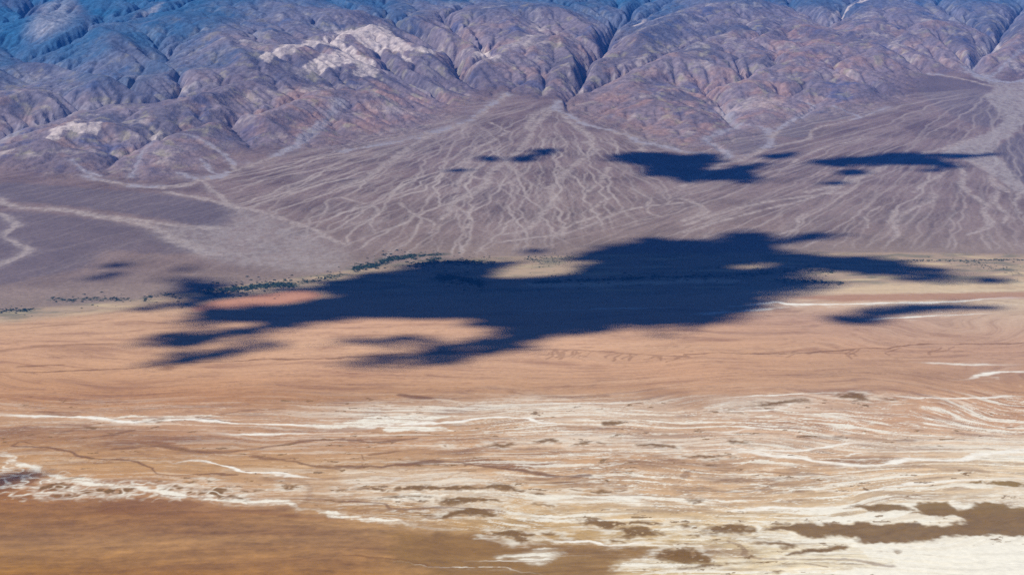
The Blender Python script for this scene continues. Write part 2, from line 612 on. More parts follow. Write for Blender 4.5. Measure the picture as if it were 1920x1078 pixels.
def radial(cx, cy, k, seed, rl, wobA):
    r = np.hypot(X - cx, Y - cy) + 400
    th = np.arctan2(X - cx, cy - Y + 1)
    wob = wobA * fbm(X / 260, Y / 300, 4, seed, 0.6)
    q = th * k + wob
    n = gn(q, r / rl, seed + 5)
    n2 = gn(q * 2.1 + 7, r / rl * 2.1 + wob * 0.5, seed + 8)
    n3 = gn(q * 4.3 + 3, r / rl * 4.0, seed + 9)
    far = sstep(900, 4200, r)
    a = (1 - sstep(0.02, 0.16, np.abs(n))) * 0.8
    b = (1 - sstep(0.02, 0.17, np.abs(n2))) * 0.75
    c = (1 - sstep(0.02, 0.22, np.abs(n3))) * 0.45
    return np.maximum(np.maximum(a, b), c) * (0.2 + 0.8 * far), (n2 * 0.6 + n3 * 0.5) * far


RA, SA = radial(ax, ay, 30, 101, 1900, 0.42)
RB, SB = radial(bx_, by_, 40, 131, 3000, 0.34)


def floods(cx, cy, a0, a1, n, seed, r0, spread, kk):
    """many small floods run down the fan, each following the hollows; their tracks are the pale channels"""
    rr = np.random.RandomState(seed)
    th = a0 + (a1 - a0) * rr.rand(n)
    rad = r0 + spread * rr.rand(n) ** 1.3
    x = cx + np.sin(th) * rad; y = cy - np.cos(th) * rad
    live = np.ones(n, bool)
    for k in range(620):
        e = 6.0
        g0 = gn(x / 190, y / 230, seed) + 0.55 * gn(x / 75, y / 95, seed + 1)
        gx = (gn((x + e) / 190, y / 230, seed) + 0.55 * gn((x + e) / 75, y / 95, seed + 1) - g0) / e
        gy = (gn(x / 190, (y + e) / 230, seed) + 0.55 * gn(x / 75, (y + e) / 95, seed + 1) - g0) / e
        dx = x - cx; dy = y - cy; q = np.hypot(dx, dy) + 1
        vx = dx / q - kk * gx; vy = dy / q - kk * gy
        v = np.hypot(vx, vy) + 1e-6
        x = x + vx / v * 11; y = y + vy / v * 11
        live &= (y > toe(x) + 30) & (k < 620 * (0.35 + 0.65 * rr.rand(n)) + 200)
        if not live.any():
            break
        ix = ((x[live] + 8500) / 8).astype(int); iy = ((y[live] - 8000) / 8).astype(int)
        ok = (ix >= 0) & (ix < 2125) & (iy >= 0) & (iy < 1400)
        np.add.at(TRK, (iy[ok], ix[ok]), 1.0)


TRK = np.zeros((1400, 2125), np.float32)
a2x, a2y = W([(880, 212)])[0]
floods(a2x, a2y, -1.3, 0.2, 700, 521, 100, 2500, 22)
floods(ax, ay, -1.25, 0.95, 600, 501, 200, 2600, 22)
floods(ax, ay, -1.25, 0.95, 1700, 501, 1500, 4500, 26)
floods(ax, ay, -1.25, 0.95, 1500, 531, 1800, 4500, 20)
TRA = TRK.copy(); TRK[:] = 0
floods(bx_, by_, -1.15, 0.5, 1300, 511, 300, 2500, 20)
floods(bx_, by_, -1.15, 0.5, 1500, 511, 2500, 6500, 22)
floods(bx_, by_, -1.15, 0.5, 1500, 541, 2500, 7000, 17)
TRB = TRK.copy()


def tracks(T):
    T = T.copy()
    p_ = np.pad(T, 1)
    b = (p_[1:-1, 1:-1] * 3 + p_[:-2, 1:-1] + p_[2:, 1:-1] + p_[1:-1, :-2] + p_[1:-1, 2:]) / 3
    b = np.clip(np.log1p(b) / np.log(24.0), 0, 1.1)
    fx = np.clip((X + 8500) / 8, 0, 2123.9); fy = np.clip((Y - 8000) / 8, 0, 1398.9)
    ix = fx.astype(np.int32); iy = fy.astype(np.int32); u = fx - ix; v = fy - iy
    return ((b[iy, ix] * (1 - u) + b[iy, ix + 1] * u) * (1 - v) + (b[iy + 1, ix] * (1 - u) + b[iy + 1, ix + 1] * u) * v).astype(np.float32)


TA = tracks(TRA); TB = tracks(TRB)
# where each fan holds sway
split = W([(1215, 262), (1270, 330), (1240, 380), (1120, 430), (1000, 470)])
sx = np.interp(Y, split[::-1, 1], split[::-1, 0])
fB = sstep(-350, 350, X - sx)
left = W([(900, 185), (600, 285), (440, 330), (440, 392), (560, 440), (700, 470)])
lx = np.interp(Y, left[::-1, 1], left[::-1, 0])
fL = 1 - sstep(-250, 150, X - lx)
FAN = (D > 0) * (1 - MT)
RR = (RA * (1 - fB) + RB * 0.62 * fB) * (1 - fL * 0.88)
fade = sstep(60, 700, D)
patchy = 0.45 + 0.55 * sstep(-0.35, 0.3, fbm(X / 900, Y / 900, 2, 143))
RUN = np.clip(RR * fade * patchy * 0.35 + (0.72 * TA * (1 - fB) + 0.52 * TB * fB) * (1 - fL * 0.8) * (0.5 + 0.5 * patchy) * sstep(0, 300, D) * (Y > 8000), 0, 1)
STR = (SA * (1 - fB) + SB * fB) * (1 - fL * 0.6)

# ---- floor masks
SALTH = Zm(); SALT = Zm(); SALTR = Zm(); MUD = Zm(); DARK = Zm(); POOL = Zm()
for pts, w, v in [
    (Z(7, [(-100, 175), (0, 180), (200, 185), (430, 190), (700, 212), (950, 205), (1120, 210), (1350, 225), (1550, 235), (1750, 240), (1916, 262)]), 34, 1),
    (Z(8, [(0, 270), (220, 245), (400, 235), (650, 215), (900, 195), (1050, 197), (1110, 215), (1300, 230), (1430, 240)]), 30, 1),
    (Z(7, [(1110, 280), (1400, 288), (1600, 290), (1916, 285)]), 26, 0.9),
    (Z(7, [(900, 440), (950, 430), (1000, 445), (1080, 430), (1200, 450), (1330, 490), (1480, 505), (1600, 510), (1750, 535), (1900, 552)]), 22, 1),
    (Z(8, [(-16, 550), (220, 550), (330, 535), (500, 520)]), 22, 0.9),
    (Z(8, [(900, 100), (1150, 110), (1500, 108), (1740, 104)]), 15, 0.7), (Z(8, [(870, 165), (1080, 155), (1090, 130)]), 16, 0.9),
    (Z(6, [(200, 650), (530, 622), (600, 630), (900, 628), (1200, 625), (1450, 620), (1700, 600), (1916, 590), (2100, 580)]), 38, 1),
    (Z(6, [(900, 715), (1000, 715), (1250, 708), (1400, 690), (1600, 685), (1760, 680)]), 34, 0.9),
    (Z(6, [(0, 690), (300, 670), (500, 655), (640, 640)]), 50, 0.9), (Z(5, [(900, 665), (1100, 665), (1500, 655), (1916, 650)]), 40, 0.6),
    (Z(6, [(1490, 1055), (1620, 1045), (1700, 1020), (1916, 1010), (2060, 1000)]), 44, 0.95), (Z(6, [(1240, 950), (1500, 965), (1916, 970)]), 40, 0.6),
    (Z(6, [(1850, 705), (1960, 700)]), 60, 0.9), (Z(6, [(1680, 640), (1916, 630)]), 50, 0.7),
    (Z(9, [(0, 365), (300, 375), (600, 380), (800, 365), (900, 345), (1000, 335), (1200, 340)]), 22, 0.9),
    (Z(9, [(150, 370), (450, 400), (680, 425), (850, 450), (1020, 463), (1130, 455), (1250, 430), (1400, 430), (1550, 435), (1700, 400), (1916, 380), (2100, 370)]), 40, 1),
    (Z(9, [(650, 420), (850, 408), (1100, 395), (1200, 420)]), 14, 0.9), (Z(9, [(700, 425), (900, 458), (1050, 465)]), 24, 0.7),
    (Z(9, [(640, 605), (900, 605), (1250, 580), (1500, 545), (1916, 530), (2050, 525)]), 26, 0.8),
    (Z(9, [(0, 695), (200, 708), (500, 705), (800, 695), (1000, 680)]), 30, 0.9),
    (Z(9, [(150, 98), (400, 75), (600, 60), (850, 50), (980, 50)]), 20, 0.8), (Z(9, [(1100, 60), (1290, 85), (1600, 85), (1850, 72), (2000, 75)]), 30, 0.9),
    (Z(9, [(0, 160), (300, 155), (560, 140), (620, 110), (830, 100)]), 26, 0.7), (Z(9, [(0, 270), (250, 268), (470, 245), (560, 240), (580, 255)]), 24, 0.7),
    (Z(8, [(760, 860), (830, 885), (950, 898), (1050, 890), (1130, 865)]), 14, 0.8),
    (Z(8, [(1000, 825), (1120, 850), (1200, 880), (1400, 895), (1500, 915), (1600, 905), (1750, 895), (1916, 915)]), 22, 1),
    (Z(9, [(0, 905), (150, 940), (350, 975), (450, 990)]), 14, 0.7),
    (Z(8, [(0, 720), (150, 740), (300, 760), (400, 800), (550, 795)]), 12, 0.7), (Z(8, [(0, 740), (100, 735), (170, 760)]), 8, 0.6),
    (Z(8, [(650, 998), (850, 995), (1050, 1000), (1250, 975), (1400, 972)]), 9, 1), (Z(8, [(1200, 1000), (1390, 990)]), 8, 0.9),
    (Z(8, [(300, 1005), (550, 1030), (850, 1045), (1000, 1065), (1130, 1078)]), 6, 0.9), (Z(8, [(1410, 1045), (1480, 1078)]), 6, 0.9),
    (Z(9, [(0, 1020), (150, 1000), (260, 1015)]), 8, 0.8), (Z(9, [(940, 1075), (1130, 1045), (1250, 1020)]), 12, 1),
    (Z(8, [(1700, 800), (1800, 780), (1916, 770)]), 22, 0.9), (Z(9, [(0, 790), (80, 830), (170, 860), (110, 760), (250, 760)]), 12, 0.9),
    (Z(4, [(1230, 610), (1350, 600), (1460, 585)]), 25, 0.7),
]:
    L(SALT, pts, w * 0.85, v, 0.9, False, 260)
    L(SALTH, pts, w * 5.0, v * 0.5, 1.0, True, 300)
# broad salt tongues with broken edges
for pts, w, v in [
    (Z(8, [(0, 630), (300, 650), (600, 615), (900, 625), (1100, 650), (1300, 650), (1500, 640), (1700, 670), (1916, 690)]), 85, 0.85),
    (Z(8, [(680, 700), (1000, 690), (1300, 660)]), 70, 0.8), (Z(8, [(1100, 720), (1500, 725), (1916, 700)]), 60, 0.6),
    (Z(7, [(-60, 380), (0, 390), (60, 430), (200, 480), (300, 520), (450, 550), (650, 580), (850, 600), (1000, 630), (1300, 660), (1550, 665), (1700, 700), (1916, 745), (2100, 765), (2300, 790), (2500, 800)]), 48, 0.9),
    (Z(7, [(600, 550), (900, 555), (1080, 575)]), 26, 0.7), (Z(7, [(0, 600), (130, 605), (240, 580), (380, 600)]), 24, 0.7),
    (Z(7, [(180, 625), (300, 640), (480, 635), (640, 620), (760, 610)]), 20, 0.8), (Z(7, [(680, 660), (760, 640), (900, 640)]), 22, 0.8),
    (Z(7, [(1700, 680), (1800, 640), (1916, 620)]), 60, 0.7), (Z(7, [(1800, 610), (1960, 630)]), 70, 0.7),
    (Z(7, [(430, 190), (560, 205), (740, 190), (950, 195), (1250, 185), (1400, 205)]), 55, 0.75),
    (Z(9, [(0, 540), (300, 520), (560, 525), (900, 530), (1200, 520)]), 60, 0.6), (Z(9, [(700, 600), (800, 640), (900, 660)]), 20, 0.6),
    (Z(9, [(1300, 370), (1600, 365), (1916, 355), (2000, 350)]), 80, 0.6), (Z(9, [(400, 880), (700, 870), (900, 880), (1050, 940), (1150, 1000)]), 55, 0.85),
    (Z(8, [(200, 500), (400, 490), (650, 480)]), 60, 0.5), (Z(8, [(680, 165), (900, 160), (1200, 180)]), 70, 0.65),
]:
    L(SALTR, pts, w, v, 0.95, True, 200)
for pts, s, v in [
    ([(540, 772), (700, 755), (900, 746), (1000, 742), (1100, 745), (1290, 750), (1290, 790), (1100, 792), (900, 784), (700, 792)], 190, 0.62),
    ([(1280, 745), (1500, 740), (1640, 752), (1700, 765), (1500, 782), (1280, 790)], 160, 0.45), ([(900, 815), (1200, 806), (1500, 812), (1920, 812), (2000, 850), (1500, 850), (1000, 842)], 150, 0.5),
    ([(640, 880), (760, 876), (900, 885), (1000, 900), (760, 912), (640, 905)], 50, 0.5),
    (Z(8, [(890, 975), (1060, 935), (1160, 930), (1220, 960), (1200, 1000), (1050, 1010), (900, 990)]), 32, 0.8),
    (Z(8, [(1490, 1040), (1560, 990), (1700, 985), (1850, 1005), (2100, 1018), (2100, 1060), (1700, 1050)]), 26, 0.85),
    ([(1600, 1120), (1400, 1090), (1500, 1074), (1620, 1062), (1680, 1056), (1640, 1042), (1600, 1018), (1660, 1020), (1720, 1015), (1760, 1005), (1920, 1000), (2150, 995), (2150, 1130)], 12, 1.0),
    (Z(8, [(200, 180), (380, 180), (640, 190), (500, 215), (400, 230), (200, 240), (-100, 262), (-200, 240), (0, 225)]), 25, 0.9),
    (Z(8, [(210, 245), (420, 240), (640, 262), (480, 268), (250, 272)]), 15, 1.0),
    (Z(9, [(560, 770), (720, 745), (1000, 738), (1500, 738), (1600, 765), (1500, 780), (1400, 775), (1250, 782), (1120, 795), (1000, 775), (860, 780), (720, 775)]), 10, 0.95),
    (Z(9, [(1500, 640), (1700, 640), (1916, 690), (2100, 700), (2100, 620), (1916, 600), (1500, 620)]), 18, 0.6),
    (Z(9, [(1620, 400), (1760, 375), (2100, 360), (2100, 440), (1800, 440), (1650, 425)]), 25, 0.9),
    (Z(9, [(1290, 672), (1500, 655), (1600, 690), (1560, 700), (1480, 665)]), 8, 0.7),
    (Z(9, [(430, 840), (560, 850), (980, 868), (1080, 910), (1000, 905), (700, 880), (420, 865)]), 10, 0.9),
    (Z(9, [(1650, 862), (1916, 850), (2100, 845), (2100, 900), (1500, 905), (1300, 900)]), 12, 0.8),
    (Z(9, [(400, 800), (450, 800), (440, 835), (400, 840)]), 5, 0.9),
]:
    poly_mask(SALTR, pts, s, v)
for pts, w, v in [
    (Z(7, [(80, 350), (370, 375), (440, 400), (520, 425), (700, 435), (800, 460), (950, 500), (1150, 515), (1350, 515)]), 16, 0.8),
    (Z(7, [(80, 350), (120, 325), (200, 340)]), 14, 0.6),
    (Z(7, [(1430, 415), (1600, 440), (1750, 465), (1916, 478)]), 24, 0.7),
    (Z(8, [(0, 470), (300, 460), (520, 445), (650, 450), (800, 470), (1000, 485), (1150, 515), (1400, 530)]), 26, 0.85),
    (Z(4, [(0, 1010), (500, 1000), (850, 975), (1200, 955), (1500, 940), (1916, 932)]), 20, 0.75),
    (Z(5, [(0, 928), (500, 905), (900, 885), (1240, 885), (1500, 900), (1916, 920)]), 22, 0.6),
    (Z(6, [(0, 910), (300, 905), (600, 910), (900, 885), (1150, 875), (1400, 855), (1916, 845)]), 18, 0.75),
    (Z(4, [(0, 780), (300, 750), (700, 730), (1020, 735)]), 22, 0.45), (Z(4, [(0, 890), (200, 870), (400, 860), (620, 850)]), 40, 0.4),
    (Z(4, [(110, 978), (200, 972), (350, 968)]), 26, 0.6),
    (Z(7, [(640, 370), (900, 350), (1100, 380), (1300, 390), (1450, 365), (1650, 340), (1800, 325), (1916, 320)]), 34, 0.7),
    (Z(7, [(530, 305), (640, 290), (750, 265)]), 24, 0.6), (Z(7, [(350, 280), (440, 260), (520, 250)]), 30, 0.4),
    (Z(7, [(1110, 205), (1300, 215), (1500, 220)]), 12, 0.7), (Z(7, [(1140, 200), (1250, 175), (1380, 150), (1600, 140)]), 14, 0.5),
    (Z(8, [(330, 65), (420, 75), (470, 85)]), 40, 0.8), (Z(8, [(950, 45), (1100, 75), (1480, 70)]), 30, 0.4),
    (Z(8, [(0, 325), (200, 325), (430, 308)]), 26, 0.7), (Z(8, [(150, 400), (230, 388), (340, 380)]), 24, 0.6),
    (Z(8, [(0, 655), (200, 670), (300, 700), (500, 708), (850, 705)]), 18, 0.7), (Z(8, [(100, 400), (130, 430), (170, 435)]), 10, 0.6),
    (Z(8, [(540, 580), (900, 560), (1300, 560)]), 14, 0.3), (Z(9, [(-20, 600), (300, 600), (500, 595)]), 14, 0.5),
    (Z(9, [(0, 525), (40, 495), (200, 485), (500, 500), (800, 515)]), 22, 0.5), (Z(9, [(250, 880), (330, 920), (370, 970), (560, 990), (900, 985), (1150, 1020)]), 20, 0.6),
    (Z(9, [(1000, 480), (1400, 470), (1700, 500)]), 40, 0.4), (Z(9, [(700, 300), (1000, 310), (1280, 322)]), 34, 0.4), (Z(9, [(700, 1015), (800, 1030)]), 10, 0.6),
    (Z(7, [(1600, 700), (1700, 660), (1740, 600), (1700, 560), (1520, 540)]), 40, 0.3), (Z(7, [(1700, 640), (1916, 660)]), 16, 0.5),
    (Z(8, [(0, 960), (250, 985), (400, 1010), (600, 1035)]), 10, 0.6),
]:
    L(DARK, pts, w, v, 0.6)
# little dendritic gullies hanging below the far drain
for k in range(26):
    x0 = random.uniform(1030, 1290) if k < 18 else random.uniform(1450, 1900)
    y0 = 657 + (x0 - 1040) * 0.035 if x0 < 1300 else 660 - (x0 - 1450) * 0.03
    pts = [(x0, y0)]
    for s in range(3):
        x0 += random.uniform(-14, 6); y0 += random.uniform(2, 6)
        pts.append((x0, y0))
    L(DARK, pts, 14, 0.45)
RIM = Zm()
MUDP = [
    (9, [(450, 830), (600, 790), (700, 778), (860, 790), (1000, 778), (1140, 797), (1260, 785), (1400, 795), (1450, 800), (1600, 768), (1520, 745), (1400, 740), (1290, 725), (1330, 715),
         (1290, 685), (1350, 672), (1480, 668), (1540, 700), (1620, 700), (1690, 675), (1810, 675), (1916, 710), (2100, 715), (2100, 845), (1650, 855), (1400, 870), (1320, 885),
         (1090, 908), (970, 865), (850, 860), (740, 860), (600, 840)]),
    (9, [(960, 690), (1060, 680), (1180, 680), (1290, 705), (1250, 715), (1130, 725), (1030, 705)]),
    (9, [(130, 825), (260, 790), (310, 790), (400, 820), (390, 835), (260, 838), (150, 838)]), (9, [(500, 790), (550, 783), (570, 793), (520, 797)]),
    (9, [(420, 905), (500, 897), (610, 903), (620, 917), (480, 912)]), (9, [(640, 945), (720, 920), (870, 905), (940, 915), (900, 935), (760, 948), (640, 965), (540, 958), (600, 943)]),
    (9, [(-100, 930), (0, 925), (60, 950), (130, 975), (130, 995), (40, 1005), (-100, 1005)]), (9, [(190, 990), (280, 995), (230, 1010), (100, 1035), (0, 1035), (50, 1020)]),
    (9, [(1620, 553), (1680, 543), (1680, 560)]), (9, [(1710, 560), (1800, 553), (1900, 560), (1900, 575), (1820, 582), (1750, 570)]),
    (9, [(20, 660), (100, 655), (140, 662), (70, 670)]), (9, [(-40, 785), (20, 790), (20, 800), (-20, 808)]), (9, [(20, 850), (100, 843), (110, 853), (40, 858)]),
    (8, [(1310, 795), (1380, 765), (1480, 758), (1560, 775), (1650, 785), (1740, 775), (1770, 790), (1650, 805), (1500, 812), (1430, 795)]),
    (8, [(1540, 820), (1640, 815), (1750, 820), (1820, 850), (1700, 865), (1580, 860), (1560, 840)]),
    (8, [(850, 825), (960, 830), (1100, 850), (1080, 870), (1000, 888), (920, 870), (850, 850)]), (8, [(1160, 840), (1220, 840), (1220, 855), (1170, 852)]),
    (8, [(1520, 885), (1600, 885), (1560, 897)]), (8, [(440, 730), (520, 725), (500, 738)]),
    (8, [(500, 755), (560, 735), (640, 720), (740, 712), (830, 715), (860, 735), (760, 745), (620, 750), (540, 760)]),
    (8, [(510, 655), (600, 640), (700, 640), (800, 650), (880, 655), (850, 670), (700, 668), (620, 688), (540, 670)]),
    (8, [(270, 590), (350, 575), (480, 570), (560, 580), (720, 572), (800, 585), (880, 575), (1000, 585), (1010, 597), (800, 595), (600, 600), (350, 605)]),
    (8, [(100, 595), (180, 585), (240, 592), (150, 603)]),
    (8, [(1040, 610), (1100, 612), (1160, 625), (1090, 628)]), (8, [(230, 640), (340, 632), (380, 643), (480, 632), (500, 638), (400, 648)]), (8, [(380, 655), (470, 657), (430, 675)]),
    (8, [(1290, 600), (1350, 598), (1340, 608)]), (8, [(1390, 595), (1480, 600), (1590, 600), (1500, 610), (1400, 605)]),
    (8, [(1450, 215), (1540, 210), (1620, 220), (1540, 230), (1470, 228)]), (8, [(790, 350), (900, 340), (1000, 342), (900, 353)]),
    (8, [(1080, 320), (1200, 318), (1210, 330), (1100, 330)]), (8, [(1380, 325), (1460, 325), (1510, 335), (1420, 335), (1360, 345), (1280, 343)]),
    (8, [(1645, 345), (1750, 345), (1880, 355), (1780, 360), (1660, 355)]), (8, [(580, 352), (600, 350), (610, 357)]), (8, [(1100, 682), (1200, 685), (1150, 692)]),
    (7, [(1050, 585), (1180, 590), (1330, 600), (1240, 612), (1390, 655), (1280, 655), (1180, 625), (1060, 610)]), (7, [(890, 590), (950, 580), (1030, 590), (1020, 605), (900, 605)]),
    (7, [(380, 530), (470, 535), (440, 545)]), (7, [(530, 600), (700, 595), (690, 615), (480, 632), (300, 632), (420, 612)]), (7, [(1590, 575), (1680, 590), (1600, 600)]), (7, [(1380, 600), (1450, 600), (1420, 610)]),
    (7, [(1880, 600), (1960, 603), (1900, 612)]), (7, [(1040, 555), (1100, 550), (1090, 560)]), (7, [(1150, 545), (1210, 550), (1180, 562)]),
    (7, [(200, 600), (330, 560), (420, 585), (300, 605)]), (7, [(610, 207), (660, 205), (650, 213)]), (7, [(760, 210), (920, 204), (900, 213), (800, 218)]),
    (9, [(250, 325), (310, 320), (370, 327), (300, 335)]), (9, [(840, 292), (890, 293), (860, 300)]), (9, [(400, 120), (560, 98), (700, 98), (720, 108), (600, 115), (430, 135)]),
    (9, [(850, 60), (1000, 60), (1030, 95), (950, 90), (880, 75)]), (9, [(1080, 85), (1200, 85), (1180, 95)]), (9, [(0, 410), (120, 408), (260, 412), (150, 420)]),
    (9, [(240, 160), (330, 160), (290, 166)]), (9, [(500, 1055), (550, 1052), (540, 1068), (480, 1066)]), (9, [(1160, 950), (1220, 950), (1190, 958)]),
]
for r, pts in MUDP:
    poly_mask(MUD, Z(r, pts), 16 if r != 9 or pts[0][1] > 300 else 26)
    poly_mask(RIM, Z(r, pts), 75, 1.0, True)
mi = fbm(X / 42, Y / 40, 3, 175, 0.6)
pool = sstep(500, 900, X) * (Y < 5900)
MUD *= np.maximum(sstep(-0.45, -0.15, mi), pool)
RIM = np.clip(4 * RIM * (1 - RIM), 0, 1) * (1 - MUD)
SOFTD = Zm()
for r, pts, s, v in [
    (8, [(650, 435), (750, 430), (980, 440), (1200, 450), (1050, 480), (800, 470)], 18, 0.8), (9, [(800, 430), (1000, 410), (1150, 415), (1220, 430), (1100, 445), (900, 445)], 12, 0.7),
    (8, [(80, 180), (170, 145), (250, 160), (200, 190)], 40, 0.6), (8, [(500, 180), (560, 135), (680, 130), (880, 145), (650, 160), (560, 190)], 40, 0.7),
    (7, [(500, 350), (700, 320), (1000, 300), (1150, 330), (900, 350), (640, 380)], 50, 0.5), (7, [(-100, 290), (200, 250), (500, 240), (760, 250), (900, 300), (500, 330), (100, 330)], 80, 0.35),
    (8, [(400, 870), (800, 840), (850, 890), (1300, 900), (2200, 930), (2200, 990), (1500, 990), (900, 960), (400, 970)], 30, 0.55), (7, [(560, 670), (720, 655), (870, 650), (1000, 660), (1060, 655), (1150, 700), (900, 720), (600, 730)], 12, 0.55),
    (7, [(1150, 705), (1400, 705), (1600, 715), (1916, 750), (1916, 780), (1600, 745)], 12, 0.5), (7, [(0, 500), (160, 490), (250, 520), (100, 600), (-100, 600), (-100, 500)], 12, 0.7),
    (9, [(-100, 120), (200, 60), (500, 60), (700, 70), (400, 150), (0, 140)], 60, 0.4), (8, [(1300, 1010), (1500, 990), (1480, 1078), (1350, 1090), (1250, 1060)], 14, 0.5),
    (7, [(170, 165), (230, 155), (430, 170), (420, 185), (300, 180)], 16, 0.6), (4, [(150, 870), (420, 855), (640, 870), (500, 900), (250, 890)], 50, 0.4),
    (4, [(900, 1000), (940, 975), (990, 980), (950, 1003)], 20, 0.6), (6, [(1400, 800), (1480, 800), (1560, 812), (1430, 812)], 30, 0.35),
    (9, [(0, 660), (0, 640), (500, 650), (850, 640), (600, 680), (200, 690)], 20, 0.25), (8, [(1600, 60), (1700, 30), (1916, 40), (2000, 100), (1750, 90)], 60, 0.35),
    (6, [(1350, 1000), (1916, 1020), (2000, 1070), (1300, 1060)], 80, 0.25), (8, [(1700, 420), (1916, 410), (2100, 415), (1916, 430)], 14, 0.5),
]:
    poly_mask(SOFTD, Z(r, pts), s, v, False)

# ---- background colour of the pan: a survey table of what lies where (photo colours of the dry surface)
TU = [0, 320, 640, 960, 1280, 1600, 1920]
TV = [540, 600, 650, 700, 745, 790, 825, 870, 920, 965, 1010, 1060, 1110]
TC = [
    [(178, 165, 148), (178, 158, 142), (186, 160, 142), (176, 160, 146), (182, 160, 146), (206, 182, 158), (200, 182, 158)],
    [(196, 160, 138), (200, 160, 138), (205, 162, 140), (196, 156, 136), (192, 152, 134), (184, 150, 138), (196, 168, 152)],
    [(200, 158, 134), (206, 164, 138), (210, 168, 142), (208, 166, 142), (204, 162, 136), (196, 156, 134), (186, 150, 134)],
    [(198, 154, 126), (202, 158, 130), (200, 156, 130), (200, 158, 132), (200, 156, 130), (186, 148, 126), (184, 148, 130)],
    [(184, 138, 110), (176, 130, 104), (174, 132, 106), (182, 142, 116), (190, 150, 124), (196, 158, 134), (190, 148, 122)],
    [(190, 150, 120), (192, 152, 124), (188, 150, 122), (192, 156, 126), (194, 158, 130), (192, 154, 128), (190, 150, 124)],
    [(170, 128, 98), (172, 130, 104), (182, 140, 110), (188, 150, 120), (192, 156, 128), (194, 158, 130), (206, 176, 148)],
    [(192, 150, 112), (186, 144, 106), (192, 154, 118), (188, 150, 118), (190, 154, 124), (192, 158, 128), (214, 190, 160)],
    [(164, 116, 78), (190, 148, 106), (196, 162, 122), (196, 162, 126), (194, 160, 128), (198, 168, 136), (212, 188, 158)],
    [(144, 104, 72), (144, 104, 74), (176, 136, 92), (192, 160, 120), (204, 176, 138), (212, 188, 154), (224, 204, 176)],
    [(160, 121, 84), (160, 121, 84), (156, 118, 82), (168, 132, 90), (196, 168, 126), (232, 216, 188), (238, 228, 206)],
    [(156, 114, 72), (160, 117, 76), (156, 115, 76), (160, 126, 88), (198, 172, 132), (228, 212, 180), (240, 234, 218)],
    [(166, 112, 58), (170, 116, 60), (166, 116, 62), (164, 128, 84), (206, 180, 140), (232, 218, 190), (240, 234, 218)],
]
TC = np.array(TC, float)
TC[8:, 0:3] *= np.array([0.99, 0.99, 1.06])
TC[1:5] *= np.array([0.985, 0.98, 0.965])
SPANY = 10.0


def lin(c, km=7.5):
    return albedo(c, km=km).astype(np.float32)


tw = [flat(960, v)[1] for v in TV]                    # range of each row of the table
ty = np.array(tw)[::-1]
Yw = Y + 90 * fbm(X / 900, Y / 500, 3, 81)
rv = np.interp(Yw, ty, np.arange(len(TV))[::-1].astype(float))
cu = np.clip((X / Y + 0.02 * fbm(X / 500, Y / 500, 2, 83)) / (2 * 960 / FPX * 1.0) * 6 + 3, 0, 5.999)
ri = np.clip(rv, 0, len(TV) - 1.001).astype(int); rf = (np.clip(rv, 0, len(TV) - 1.001) - ri)[..., None]
ci = cu.astype(int); cf = (cu - ci)[..., None]
PAN = ((TC[ri, ci] * (1 - cf) + TC[ri, ci + 1] * cf) * (1 - rf) + (TC[ri + 1, ci] * (1 - cf) + TC[ri + 1, ci + 1] * cf) * rf).astype(np.float32)

PAN = albedo(PAN, np.sqrt(X * X + Y * Y + CAM_H ** 2)).astype(np.float32)
# streaks drawn out by old floods across the pan
qx = X / 1.0 + 120 * fbm(X / 700, Y / 700, 3, 91); qy = Y + 120 * fbm(X / 900, Y / 900, 3, 92)
rot = 0.35 * fbm(X / 1200, Y / 1000, 2, 199)
qx, qy = qx + rot * 500, qy + rot * 420 + 0.10 * qx * np.sign(rot) * np.minimum(np.abs(rot) * 6, 1)
s1 = fbm(qx / 560, qy / 105, 6, 93, 0.66)
s2 = fbm(qx / 130, qy / 42, 5, 95, 0.7)
s3 = fbm(qx / 420, (qy + 40 * s2) / 26, 3, 181, 0.5)
s4 = fbm(qx / 700, qy / 60, 4, 183, 0.6)
thin = 1 - sstep(0.0, 0.045, np.abs(fbm(qx / 520, qy / 60, 4, 185, 0.5)))
thin2 = 1 - sstep(0.0, 0.05, np.abs(fbm(qx / 380, qy / 30, 3, 187, 0.5)))
thin *= sstep(-0.15, 0.15, gn(X / 420, Y / 160, 189)); thin2 *= sstep(-0.05, 0.2, gn(X / 300, Y / 120, 191))
veins = 1 - sstep(0.0, 0.07, np.abs(fbm(qx / 480, qy / 90, 4, 97, 0.55)))
veins2 = 1 - sstep(0.0, 0.06, np.abs(fbm(qx / 200, qy / 45, 4, 98, 0.55)))
veins *= sstep(-0.2, 0.2, gn(X / 600, Y / 400, 99))
u1920 = np.clip(X / Y * FPX * 1.0 + 960, 0, 1920)
# how salty the streaks are: strongest in the mid pan and to the right, none on the ochre mud
sal = np.interp(rv, [0, 3, 3.7, 4.3, 5, 6, 7, 8, 9, 10, 12], [.15, .12, .2, .75, .9, .7, .75, .85, .9, .8, .8])
ochre = (1 - sstep(-120, 420, X - np.interp(Y, [4000, 4700, 5000, 5400, 5700, 6000], [0, 100, -350, -1300, -2600, -4000]))) * (Y < 6000)
sal = sal * (0.45 + 0.55 * sstep(300, 1300, u1920)) * (1 - 0.93 * ochre)
DB = Zm()
poly_mask(DB, Z(8, [(300, 830), (600, 850), (800, 835), (850, 885), (950, 905), (1100, 900), (1300, 908), (1500, 930), (1700, 925), (1916, 938), (2080, 955), (2050, 1000), (1916, 985), (1700, 972),
                    (1500, 985), (1470, 1090), (500, 1090), (560, 1030), (300, 1000)]), 28, 1.0)
sal = sal * (1 - 0.8 * DB)
